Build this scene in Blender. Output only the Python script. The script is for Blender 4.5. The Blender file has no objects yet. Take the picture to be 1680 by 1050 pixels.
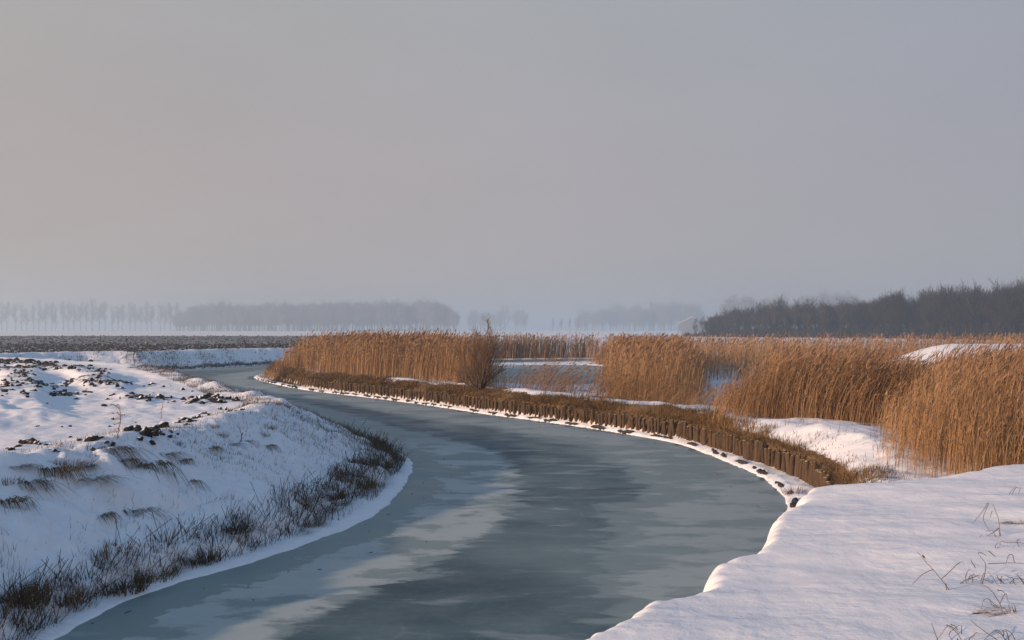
import bpy, math, random
import numpy as np
rng = np.random.default_rng(7)
random.seed(7)
SC = bpy.context.scene
COL = SC.collection

# ------------------------------------------------------------------ camera, sky, sun, exposure
FPX, CAMH, HORIZ = 1500.0, 3.5, 540.0          # focal length in photo pixels, height over the ice, horizon row
cam = bpy.data.cameras.new('camera')
cam.sensor_width = 36.0
cam.lens = 36.0 * FPX / 1680.0
cam.shift_y = (HORIZ - 525.0) / 1680.0
cam.clip_start, cam.clip_end = 0.1, 20000.0
camo = bpy.data.objects.new('camera', cam)
COL.objects.link(camo)
camo.location = (0, 0, CAMH)
camo.rotation_euler = (math.radians(90), 0, 0)
SC.camera = camo

SUN_ELEV, SUN_AZ = math.radians(12.5), math.radians(-118.0)      # azimuth clockwise from +Y (view direction)
sdir = np.array([math.sin(SUN_AZ) * math.cos(SUN_ELEV), math.cos(SUN_AZ) * math.cos(SUN_ELEV), math.sin(SUN_ELEV)])

W = bpy.data.worlds.new('World')
SC.world = W
W.use_nodes = True
wn, wl = W.node_tree.nodes, W.node_tree.links
wn.clear()
wout = wn.new('ShaderNodeOutputWorld')
wbg = wn.new('ShaderNodeBackground')
sky = wn.new('ShaderNodeTexSky')
sky.sky_type = 'NISHITA'
sky.sun_disc = False
sky.sun_elevation = SUN_ELEV
sky.sun_rotation = SUN_AZ
sky.air_density, sky.dust_density, sky.ozone_density = 1.0, 0.6, 3.0
geo = wn.new('ShaderNodeTexCoord')
sep = wn.new('ShaderNodeSeparateXYZ')
wl.new(geo.outputs['Generated'], sep.inputs[0])
# veil of high winter haze over the clear sky: grey and dense near the horizon, thinner and bluer overhead
def ramp(stops):
    r = wn.new('ShaderNodeValToRGB')
    while len(r.color_ramp.elements) < len(stops): r.color_ramp.elements.new(0.5)
    for e, (p, c) in zip(r.color_ramp.elements, stops): e.position = p; e.color = (*c, 1)
    return r
veil = ramp([(0, (.94,) * 3), (.4, (.88,) * 3), (1, (.70,) * 3)])
wl.new(sep.outputs['Z'], veil.inputs[0])
vcol = ramp([(0, (2.22, 1.93, 1.85)), (.16, (2.20, 1.91, 1.87)), (.36, (2.06, 2.06, 2.02)), (.6, (1.10, 1.62, 2.25)), (1, (.38, 1.32, 2.75))])
wl.new(sep.outputs['Z'], vcol.inputs[0])
warm = wn.new('ShaderNodeMapRange')                       # the sun's side is a little warmer
warm.inputs['From Min'].default_value, warm.inputs['From Max'].default_value = -0.6, 0.6
wl.new(sep.outputs['X'], warm.inputs['Value'])
tint = ramp([(0, (1.085, 1.01, .93)), (.5, (1, .985, .985)), (1, (.83, .855, .93))])
wl.new(warm.outputs[0], tint.inputs[0])
vmul = wn.new('ShaderNodeMix'); vmul.data_type = 'RGBA'; vmul.blend_type = 'MULTIPLY'; vmul.inputs[0].default_value = 1.0
mot = wn.new('ShaderNodeTexNoise'); mot.inputs['Scale'].default_value = 2.2; mot.inputs['Detail'].default_value = 4.0   # uneven high haze
mmap = wn.new('ShaderNodeMapping'); mmap.inputs['Scale'].default_value = (1, 1, 3.5); wl.new(geo.outputs['Generated'], mmap.inputs[0]); wl.new(mmap.outputs[0], mot.inputs['Vector'])
mrg = wn.new('ShaderNodeMapRange'); wl.new(mot.outputs['Fac'], mrg.inputs['Value'])
for k_, v_ in (('From Min', .3), ('From Max', .7), ('To Min', .965), ('To Max', 1.035)): mrg.inputs[k_].default_value = v_
mmul = wn.new('ShaderNodeMix'); mmul.data_type = 'RGBA'; mmul.blend_type = 'MULTIPLY'; mmul.inputs[0].default_value = 1.0
wl.new(vcol.outputs[0], mmul.inputs[6]); wl.new(mrg.outputs[0], mmul.inputs[7])
wl.new(mmul.outputs[2], vmul.inputs[6]); wl.new(tint.outputs[0], vmul.inputs[7])
wmix = wn.new('ShaderNodeMix')
wmix.data_type = 'RGBA'
wl.new(veil.outputs[0], wmix.inputs[0])
wl.new(sky.outputs[0], wmix.inputs[6])
wl.new(vmul.outputs[2], wmix.inputs[7])
wl.new(wmix.outputs[2], wbg.inputs[0])
wbg.inputs[1].default_value = 0.14
wl.new(wbg.outputs[0], wout.inputs[0])

sun = bpy.data.lights.new('sun', 'SUN')
sun.energy = 5.0
sun.angle = math.radians(0.8)
sun.color = (1.0, 0.66, 0.43)
suno = bpy.data.objects.new('sun', sun)
COL.objects.link(suno)
from mathutils import Vector
suno.rotation_euler = Vector(sdir).to_track_quat('Z', 'Y').to_euler()

SC.view_settings.view_transform = 'Standard'
SC.view_settings.look = 'None'
SC.view_settings.exposure = 0.5
SC.view_settings.gamma = 1.0
SC.render.engine = 'CYCLES'
SC.cycles.use_denoising = True
SC.cycles.max_bounces = 6
SC.cycles.diffuse_bounces = 3
SC.cycles.glossy_bounces = 2
SC.cycles.volume_bounces = 1
SC.cycles.transparent_max_bounces = 8

# ------------------------------------------------------------------ helpers
def vnoise(x, y, seed=0):
    x = np.asarray(x, float); y = np.asarray(y, float)
    xi, yi = np.floor(x).astype(np.int64), np.floor(y).astype(np.int64)
    fx, fy = x - xi, y - yi
    fx, fy = fx * fx * fx * (fx * (fx * 6 - 15) + 10), fy * fy * fy * (fy * (fy * 6 - 15) + 10)
    def h(a, b):
        n = (a * 374761393 + b * 668265263 + seed * 974634777) & 0x7fffffff
        n = ((n ^ (n >> 13)) * 1274126177) & 0x7fffffff
        n = ((n ^ (n >> 16)) * 1103515245) & 0x7fffffff
        return (n & 0xffff) / 32767.5 - 1.0
    a, b, c, d = h(xi, yi), h(xi + 1, yi), h(xi, yi + 1), h(xi + 1, yi + 1)
    return (a * (1 - fx) + b * fx) * (1 - fy) + (c * (1 - fx) + d * fx) * fy

def fbm(x, y, seed=0, o=4, g=0.5):
    r, a, t = 0, 1.0, 0
    for i in range(o):
        r = r + a * vnoise(x, y, seed + i * 17); t += a; a *= g
        x, y = x * 2.03 + 13.7, y * 2.03 - 7.1
    return r / t

def ss(a, b, x):
    t = np.clip((x - a) / (b - a), 0, 1)
    return t * t * (3 - 2 * t)

def at(px, py, z=0.0):
    """photo pixel on the horizontal plane at height z -> world x, y"""
    d = FPX * (CAMH - z) / (py - HORIZ)
    return ((px - 840) / FPX * d, d)

def smooth_line(P, n=6):
    P = np.array(P, float)
    Q = np.vstack([2 * P[0] - P[1], P, 2 * P[-1] - P[-2]])
    out = []
    for i in range(1, len(Q) - 2):
        p0, p1, p2, p3 = Q[i - 1], Q[i], Q[i + 1], Q[i + 2]
        for t in np.linspace(0, 1, n, endpoint=False):
            out.append(0.5 * (2 * p1 + (p2 - p0) * t + (2 * p0 - 5 * p1 + 4 * p2 - p3) * t * t + (3 * p1 - p0 - 3 * p2 + p3) * t ** 3))
    out.append(Q[-2])
    return np.array(out)

def sdist(x, y, poly):
    """signed distance to a closed polygon, positive inside"""
    sh = np.shape(x)
    x = np.ravel(np.asarray(x, float)); y = np.ravel(np.asarray(y, float))
    best = np.full(x.shape, 1e18); inside = np.zeros(x.shape, bool)
    n = len(poly)
    for i in range(n):
        ax, ay = poly[i]; bx, by = poly[(i + 1) % n]
        dx, dy = bx - ax, by - ay
        L = dx * dx + dy * dy
        if L < 1e-12: continue
        t = np.clip(((x - ax) * dx + (y - ay) * dy) / L, 0, 1)
        best = np.minimum(best, (x - ax - t * dx) ** 2 + (y - ay - t * dy) ** 2)
        if ay != by:
            c = ((ay > y) != (by > y)) & (x < dx * (y - ay) / dy + ax)
            inside ^= c
    r = np.sqrt(best)
    return np.where(inside, r, -r).reshape(sh)

def mesh_np(name, V, F, cols=None, smooth=False, attrs=None):
    """V (n,3), F list of (m,k) index arrays"""
    me = bpy.data.meshes.new(name)
    if isinstance(F, np.ndarray): F = [F]
    F = [f for f in F if len(f)]
    V = np.asarray(V, np.float32)
    me.vertices.add(len(V)); me.vertices.foreach_set('co', V.ravel())
    loops = np.concatenate([f.ravel() for f in F]).astype(np.int32)
    tot = np.concatenate([np.full(len(f), f.shape[1]) for f in F])
    st = np.concatenate([[0], np.cumsum(tot)[:-1]]).astype(np.int32)
    me.loops.add(len(loops)); me.loops.foreach_set('vertex_index', loops)
    me.polygons.add(len(st)); me.polygons.foreach_set('loop_start', st)
    if smooth: me.polygons.foreach_set('use_smooth', np.ones(len(st), bool))
    me.update(calc_edges=True)
    if cols is not None:
        a = me.attributes.new('Col', 'FLOAT_COLOR', 'POINT')
        c = np.ones((len(V), 4), np.float32); c[:, :3] = cols
        a.data.foreach_set('color', c.ravel())
    for k, v in (attrs or {}).items():
        a = me.attributes.new(k, 'FLOAT', 'POINT')
        a.data.foreach_set('value', np.asarray(v, np.float32))
    return me

def obj(name, me, mat=None, parent=None, loc=(0, 0, 0), rot=(0, 0, 0), scale=(1, 1, 1)):
    o = bpy.data.objects.new(name, me)
    COL.objects.link(o)
    if mat is not None and me is not None and not me.materials: me.materials.append(mat)
    o.parent = parent
    o.location, o.rotation_euler, o.scale = loc, rot, scale
    return o

def tag(o, label=None, cat=None, group=None, kind=None):
    if label: o['label'] = label
    if cat: o['category'] = cat
    if group: o['group'] = group
    if kind: o['kind'] = kind
    return o

class Bag:
    """collects vectorised strands and tubes into one mesh"""
    def __init__(s): s.V, s.C, s.F4, s.F3, s.n = [], [], [], [], 0
    def ribbons(s, P, Wd, side, col, cross=False):
        N, K, _ = P.shape
        if N == 0: return
        side = side / (np.linalg.norm(side, axis=-1, keepdims=True) + 1e-9)
        sides = [side]
        if cross:
            T = P[:, -1] - P[:, 0]; T /= (np.linalg.norm(T, axis=-1, keepdims=True) + 1e-9)
            sides.append(np.cross(T, side))
        for sd in sides:
            off = sd[:, None, :] * Wd[:, :, None] * 0.5
            V = np.stack([P - off, P + off], 2).reshape(-1, 3)
            base = s.n + np.arange(N)[:, None] * (2 * K) + np.arange(K - 1)[None, :] * 2
            f = np.stack([base, base + 1, base + 3, base + 2], -1).reshape(-1, 4)
            s.V.append(V); s.F4.append(f); s.n += len(V)
            c = col if col.ndim == 3 else np.repeat(col[:, None, :], K, 1)
            s.C.append(np.repeat(c[:, :, None, :], 2, 2).reshape(-1, 3))
    def tubes(s, P, R, col, sides=5, cap=False):
        N, K, _ = P.shape
        if N == 0: return
        T = P[:, -1] - P[:, 0]; T = T / (np.linalg.norm(T, axis=-1, keepdims=True) + 1e-9)
        up = np.where(np.abs(T[:, 2:3]) > 0.8, np.array([[1.0, 0.2, 0]]), np.array([[0, 0.0, 1.0]]))
        u = np.cross(T, up); u /= np.linalg.norm(u, axis=-1, keepdims=True); v = np.cross(T, u)
        a = np.arange(sides) * 2 * np.pi / sides
        ring = u[:, None, None, :] * np.cos(a)[None, None, :, None] + v[:, None, None, :] * np.sin(a)[None, None, :, None]
        V = (P[:, :, None, :] + ring * R[:, :, None, None]).reshape(-1, 3)
        b = s.n + np.arange(N)[:, None, None] * (K * sides) + np.arange(K - 1)[None, :, None] * sides
        j = np.arange(sides)[None, None, :]; j2 = (j + 1) % sides
        f = np.stack([b + j, b + j2, b + sides + j2, b + sides + j], -1).reshape(-1, 4)
        s.V.append(V); s.F4.append(f); s.n += len(V)
        c = col if col.ndim == 3 else np.repeat(col[:, None, :], K, 1)
        s.C.append(np.repeat(c[:, :, None, :], sides, 2).reshape(-1, 3))
    def mesh(s, name, smooth=False):
        return mesh_np(name, np.concatenate(s.V), [np.concatenate(s.F4)], np.concatenate(s.C), smooth)

# ------------------------------------------------------------------ materials
class G:
    def __init__(s, name):
        s.m = bpy.data.materials.new(name); s.m.use_nodes = True
        s.t = s.m.node_tree; s.N = s.t.nodes; s.N.clear()
        s.out = s.N.new('ShaderNodeOutputMaterial')
        s.b = s.N.new('ShaderNodeBsdfPrincipled')
        s.t.links.new(s.b.outputs[0], s.out.inputs[0])
    def L(s, a, b): s.t.links.new(a, b)
    def setv(s, sock, v):
        if hasattr(v, 'is_linked') or isinstance(v, bpy.types.NodeSocket): s.L(v, sock)
        else: sock.default_value = v
    def pos(s): return s.N.new('ShaderNodeNewGeometry').outputs['Position']
    def nrm(s): return s.N.new('ShaderNodeNewGeometry').outputs['Normal']
    def objc(s): return s.N.new('ShaderNodeTexCoord').outputs['Object']
    def attr(s, n, f='Fac'):
        a = s.N.new('ShaderNodeAttribute'); a.attribute_name = n; return a.outputs[f]
    def mp(s, v, sc=(1, 1, 1), rot=(0, 0, 0), loc=(0, 0, 0)):
        m = s.N.new('ShaderNodeMapping'); s.L(v, m.inputs[0])
        m.inputs['Scale'].default_value = sc; m.inputs['Rotation'].default_value = rot; m.inputs['Location'].default_value = loc
        return m.outputs[0]
    def noise(s, v, scale, detail=4, rough=0.55, dist=0.0, out='Fac'):
        n = s.N.new('ShaderNodeTexNoise'); s.L(v, n.inputs['Vector'])
        n.inputs['Scale'].default_value = scale; n.inputs['Detail'].default_value = detail
        n.inputs['Roughness'].default_value = rough; n.inputs['Distortion'].default_value = dist
        return n.outputs[out]
    def voro(s, v, scale, feat='F1', out='Distance'):
        n = s.N.new('ShaderNodeTexVoronoi'); n.feature = feat; s.L(v, n.inputs['Vector']); n.inputs['Scale'].default_value = scale
        return n.outputs[out]
    def mr(s, v, a, b, c=0.0, d=1.0, smooth=True):
        n = s.N.new('ShaderNodeMapRange'); s.setv(n.inputs['Value'], v)
        if smooth: n.interpolation_type = 'SMOOTHSTEP'
        for k, q in (('From Min', a), ('From Max', b), ('To Min', c), ('To Max', d)): s.setv(n.inputs[k], q)
        return n.outputs[0]
    def ma(s, op, a, b=0.0, clamp=False):
        n = s.N.new('ShaderNodeMath'); n.operation = op; n.use_clamp = clamp
        s.setv(n.inputs[0], a); s.setv(n.inputs[1], b); return n.outputs[0]
    def mix(s, f, a, b):
        n = s.N.new('ShaderNodeMix'); n.data_type = 'RGBA'
        s.setv(n.inputs[0], f)
        for i, q in ((6, a), (7, b)):
            if isinstance(q, tuple): n.inputs[i].default_value = (*q, 1) if len(q) == 3 else q
            else: s.L(q, n.inputs[i])
        return n.outputs[2]
    def bump(s, h, dist, strength=1.0, prev=None):
        n = s.N.new('ShaderNodeBump'); s.L(h, n.inputs['Height']); n.inputs['Distance'].default_value = dist
        n.inputs['Strength'].default_value = strength
        if prev is not None: s.L(prev, n.inputs['Normal'])
        return n.outputs[0]
    def fin(s, col, rough=0.8, bump=None, spec=0.3):
        if isinstance(col, tuple): s.b.inputs['Base Color'].default_value = (*col, 1)
        else: s.L(col, s.b.inputs['Base Color'])
        s.setv(s.b.inputs['Roughness'], rough)
        s.setv(s.b.inputs['Specular IOR Level'], spec)
        if bump is not None: s.L(bump, s.b.inputs['Normal'])
        return s.m

SNOW = (0.80, 0.81, 0.84)
def mat_ground():
    g = G('snowy_ground')
    p = g.pos()
    n1 = g.noise(p, 0.6, 5, 0.6); n2 = g.noise(p, 6.0, 5, 0.62); n3 = g.noise(g.mp(p, (1.6, 5.5, 3.0), (0, 0, math.radians(12))), 1.1, 5, 0.6)
    fine = g.noise(p, 38.0, 4, 0.6)
    snow = g.mix(g.mr(n2, 0.35, 0.75), SNOW, (0.74, 0.75, 0.79))
    # a little wind-blown dust on the snow
    snow = g.mix(g.ma('MULTIPLY', g.mr(n3, 0.60, 0.78), 0.25), snow, (0.55, 0.50, 0.47))
    soil = g.mix(g.noise(p, 3.0, 4), (0.020, 0.018, 0.018), (0.050, 0.042, 0.038))
    so = g.attr('soil')
    sp = g.noise(p, 1.9, 6, 0.72)
    mask = g.ma('ADD', g.ma('MULTIPLY', g.ma('SUBTRACT', sp, 0.5), 3.4), g.ma('SUBTRACT', g.ma('MULTIPLY', so, 2.0), 1.0))
    mask = g.mr(mask, -0.12, 0.12)
    mask = g.ma('MULTIPLY', mask, g.mr(so, 0.02, 0.2))
    c = g.mix(mask, snow, soil)
    gr = g.attr('grass')
    gcol = g.mix(g.noise(p, 9.0, 5, 0.65), (0.085, 0.050, 0.022), (0.26, 0.165, 0.075))
    gm = g.ma('ADD', g.ma('MULTIPLY', g.ma('SUBTRACT', g.noise(p, 2.3, 6, 0.7), 0.5), 2.6), g.ma('SUBTRACT', g.ma('MULTIPLY', gr, 2.0), 1.0))
    gm = g.ma('MULTIPLY', g.mr(gm, -0.15, 0.15), g.mr(gr, 0.02, 0.2))
    c = g.mix(gm, c, gcol)
    b = g.bump(g.ma('MULTIPLY', n3, g.mr(n1, 0.42, 0.62, 0.1, 1.0)), 0.045, 0.5)
    b = g.bump(n2, 0.018, 0.4, b)
    b = g.bump(fine, 0.006, 0.5, b)
    m = g.fin(c, 0.75, b, 0.25)
    g.b.inputs['Subsurface Weight'].default_value = 0.0
    return m

def mat_ice():
    g = G('river_ice')
    p = g.pos()
    dl, dr = g.attr('dl'), g.attr('dr')           # metres from the left and the right shore
    w1 = g.noise(g.mp(p, (.6, 1.3, 1)), 0.34, 6, 0.62); w2 = g.noise(g.mp(p, (.65, 1.25, 1)), 1.2, 7, 0.66, 0.4); w3 = g.noise(p, 0.11, 3)
    fine = g.noise(p, 9.0, 6, 0.7)
    st = g.noise(g.mp(p, (.45, 1.45, 1), (0, 0, math.radians(6))), 0.9, 7, 0.66, 0.5)
    dark = g.mix(g.mr(w1, 0.35, 0.65), (0.028, 0.062, 0.080), (0.075, 0.128, 0.146))
    grey = g.mix(g.mr(w2, 0.3, 0.7), (0.14, 0.205, 0.215), (0.21, 0.275, 0.275))
    milk = (0.40, 0.455, 0.455)
    wob = g.ma('MULTIPLY', g.ma('SUBTRACT', w2, 0.5), 2.6)
    wob2 = g.ma('MULTIPLY', g.ma('SUBTRACT', st, 0.5), 3.0)
    # grey ice near the shores, clear dark ice in the middle
    dls = g.ma('ADD', dl, g.ma('MULTIPLY', wob, 0.9)); drs = g.ma('ADD', dr, g.ma('MULTIPLY', wob2, 1.2))
    near = g.ma('MAXIMUM', g.mr(dls, 2.75, 2.45), g.ma('MULTIPLY', g.mr(drs, 3.3, 2.9), 0.95))
    far = g.mr(w3, 0.5, 0.62)
    c = g.mix(g.ma('MAXIMUM', near, g.ma('MULTIPLY', far, 0.55)), dark, grey)
    # milky band a metre off the left shore
    band = g.ma('MULTIPLY', g.mr(dls, 0.72, 0.82), g.mr(g.ma('ADD', dl, g.ma('MULTIPLY', wob2, 0.9)), 2.5, 2.3))
    sx = g.N.new('ShaderNodeSeparateXYZ'); g.L(p, sx.inputs[0])
    band = g.ma('MULTIPLY', band, g.mr(sx.outputs['Y'], 31.0, 26.0))
    band = g.ma('MULTIPLY', band, g.mr(g.noise(g.mp(p, (.8, 1.3, 1)), 0.6, 6, 0.65), 0.42, 0.50))
    c = g.mix(g.ma('MULTIPLY', band, 0.72), c, milk)
    # cloudy ice filling the bend on the right
    rb = g.ma('MULTIPLY', g.mr(drs, 2.6, 2.35), g.mr(g.noise(g.mp(p, (.7, 1.3, 1)), 0.5, 6, 0.66), 0.44, 0.53))
    c = g.mix(g.ma('MULTIPLY', rb, 0.55), c, (0.36, 0.41, 0.42))
    # hairline cracks
    cr = g.voro(g.mp(p, (.35, .55, 1)), 0.7, 'DISTANCE_TO_EDGE')
    c = g.mix(g.ma('MULTIPLY', g.mr(cr, 0.010, 0.002), g.mr(w1, .5, .65, 0.0, .18)), c, (0.35, 0.40, 0.43))
    # thin veils of old refrozen snow
    ve = g.ma('MULTIPLY', g.mr(st, 0.56, 0.66), 0.42)
    c = g.mix(ve, c, (0.30, 0.36, 0.385))
    # drifted snow dust in a few streaks
    du = g.noise(g.mp(p, (0.5, 1.1, 1)), 0.8, 8, 0.72, 0.3)
    c = g.mix(g.ma('MULTIPLY', g.mr(du, 0.64, 0.70), g.mr(fine, 0.35, 0.6, 0.3, 0.9)), c, (0.52, 0.56, 0.60))
    c = g.mix(g.ma('MULTIPLY', g.mr(fine, 0.5, 0.75), 0.16), c, (0.30, 0.34, 0.37))
    rough = g.mr(w2, 0.3, 0.7, 0.38, 0.62)
    b = g.bump(fine, 0.004, 0.5)
    return g.fin(c, rough, b, 0.30)

def mat_col(name, rough=0.7, spec=0.2, var=0.0, transl=0.0, scale=20.0):
    g = G(name)
    c = g.attr('Col', 'Color')
    if var:
        n = g.noise(g.objc(), scale, 4, 0.6)
        hs = g.N.new('ShaderNodeHueSaturation'); g.L(c, hs.inputs['Color']); g.L(g.mr(n, 0.25, 0.75, 1 - var, 1 + var), hs.inputs['Value'])
        c = hs.outputs[0]
    m = g.fin(c, rough, None, spec)
    if transl:
        t = g.N.new('ShaderNodeBsdfTranslucent'); g.L(c, t.inputs[0])
        mx = g.N.new('ShaderNodeMixShader'); mx.inputs[0].default_value = transl
        g.L(g.b.outputs[0], mx.inputs[1]); g.L(t.outputs[0], mx.inputs[2]); g.L(mx.outputs[0], g.out.inputs[0])
    return m

def mat_clod(name='frozen_soil', lo=.43):
    g = G(name)
    p = g.objc()
    n = g.noise(p, 7.0, 5, 0.65)
    soil = g.mix(g.mr(n, 0.3, 0.7), (0.011, 0.011, 0.012), (0.034, 0.029, 0.027))
    # snow blown onto the windward (left) and upper faces
    dt = g.N.new('ShaderNodeVectorMath'); dt.operation = 'DOT_PRODUCT'; g.L(g.nrm(), dt.inputs[0]); dt.inputs[1].default_value = (-0.62, 0.25, 0.62)
    f = g.ma('ADD', dt.outputs['Value'], g.ma('MULTIPLY', g.ma('SUBTRACT', g.noise(g.pos(), 9.0, 4, 0.6), 0.5), 1.1))
    c = g.mix(g.mr(f, lo, lo + .12), soil, SNOW)
    return g.fin(c, 0.85, g.bump(n, 0.03, 0.8), 0.2)

def mat_wood():
    g = G('weathered_pile_wood')
    p = g.objc()
    oi = g.N.new('ShaderNodeObjectInfo').outputs['Random']
    gr = g.noise(g.mp(p, (30, 30, 2.5)), 1.0, 5, 0.6)
    c = g.mix(g.mr(gr, 0.3, 0.7), (0.024, 0.015, 0.009), (0.085, 0.054, 0.032))
    c2 = g.mix(g.mr(oi, 0.0, 1.0, 0.0, 0.55, False), c, (0.12, 0.080, 0.052))
    # pale sawn end grain on top, brightened in the colour to look sunlit
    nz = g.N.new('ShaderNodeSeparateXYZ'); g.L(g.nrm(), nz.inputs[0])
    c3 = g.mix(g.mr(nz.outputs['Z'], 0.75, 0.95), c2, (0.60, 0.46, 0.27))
    return g.fin(c3, 0.85, g.bump(gr, 0.01, 0.8), 0.2)

M = dict(ground=mat_ground(), ice=mat_ice(), reed=mat_col('dry_reed', 0.65, 0.25, 0, 0.22), grass=mat_col('dead_grass', 0.75, 0.15, 0, 0.12),
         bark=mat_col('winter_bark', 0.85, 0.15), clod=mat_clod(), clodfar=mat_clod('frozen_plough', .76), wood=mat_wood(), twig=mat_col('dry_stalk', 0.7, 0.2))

# ------------------------------------------------------------------ the lie of the land
OUT_SHORE = smooth_line([(-6.2, -40), (-5.6, 0), (-5.35, 8), (-5.2, 10.3), (-4.9, 12.07), (-4.0, 13.6), (-3.24, 15.2), (-2.57, 17.5), (-2.45, 21), (-2.7, 24.2),
                         (-3.5, 26.5), (-5.6, 30), (-9.5, 37.5), (-17, 50), (-25, 59), (-33, 65.5), (-36.5, 70), (-35, 74.5), (-30.5, 76.5), (-27, 81),
                         (-24.5, 87), (-21, 92), (-14, 100), (0, 106), (20, 112), (60, 118), (300, 130)])
OUT_POLY = np.vstack([OUT_SHORE, [(9000, 300), (9000, 9000), (-9000, 9000), (-9000, -40)]])
IN_SHORE = smooth_line([(4.3, 10), (4.3, 13.5), (4.75, 16), (5.05, 16.9), (5.35, 17.6), (5.7, 19), (5.85, 20.2), (5.9, 22), (5.72, 23.9), (5.5, 25.6), (4.92, 28.4),
                        (3.33, 31.25), (1.37, 34.3), (-1, 37.5), (-3.9, 42), (-7.5, 46.9), (-11.9, 52.5), (-15.9, 59.7), (-18.6, 66), (-19.2, 72),
                        (-18, 78), (-13, 84), (-2, 92), (10, 98), (40, 105), (300, 112)])
IN_POLY = np.vstack([IN_SHORE, [(300, -40), (4.3, -40)]])
PILE_LINE = smooth_line([(5.45, 15.2), (5.95, 17), (6.25, 18.2), (6.5, 19.6), (6.55, 21), (6.4, 22.7), (6.1, 24.4), (5.8, 26), (5.2, 28.7), (3.58, 31.6),
                         (1.6, 34.7), (-.78, 37.95), (-3.68, 42.45), (-7.28, 47.35), (-11.6, 52.9)])
RAISED = np.vstack([[(5.2, -40), (5.3, 13)], PILE_LINE, smooth_line([(-15.3, 60), (-17.9, 66), (-18.4, 71.5), (-17.3, 77), (-12, 81), (-5, 62), (-2.5, 50), (-.5, 43.5),
                   (1, 41), (3, 38.3), (4.5, 35.8), (6, 33.8), (7.5, 32.5), (9.5, 31.5), (12, 30.5), (16, 30), (80, 28)]), [(80, -40)]])
POOL = smooth_line([(-1.4, 60), (0.5, 57), (4, 57.5), (6.3, 66), (8.2, 80), (7.6, 88.5), (3, 89.5), (-1, 88), (-1.6, 74), (-1.4, 60)])
FG_EDGE = [(-2.2, -40), (-1.6, -2), (-.9, 3), (-.35, 5.2), (.36, 6.76), (.68, 7.15), (1.20, 7.85), (1.33, 8.02), (1.62, 8.2), (1.80, 8.5), (2.08, 9.2), (2.32, 9.45), (2.6, 9.66), (2.85, 10.1),
           (3.3, 11.2), (3.75, 12.2), (4.2, 13.1), (4.45, 13.55), (4.8, 13.75), (5.4, 13.8), (6.1, 14.0), (7.0, 14.35), (8.1, 14.9), (10, 15.4), (14, 16), (60, 18)]
FG_POLY = np.array(FG_EDGE + [(60, -40)], float)

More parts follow.
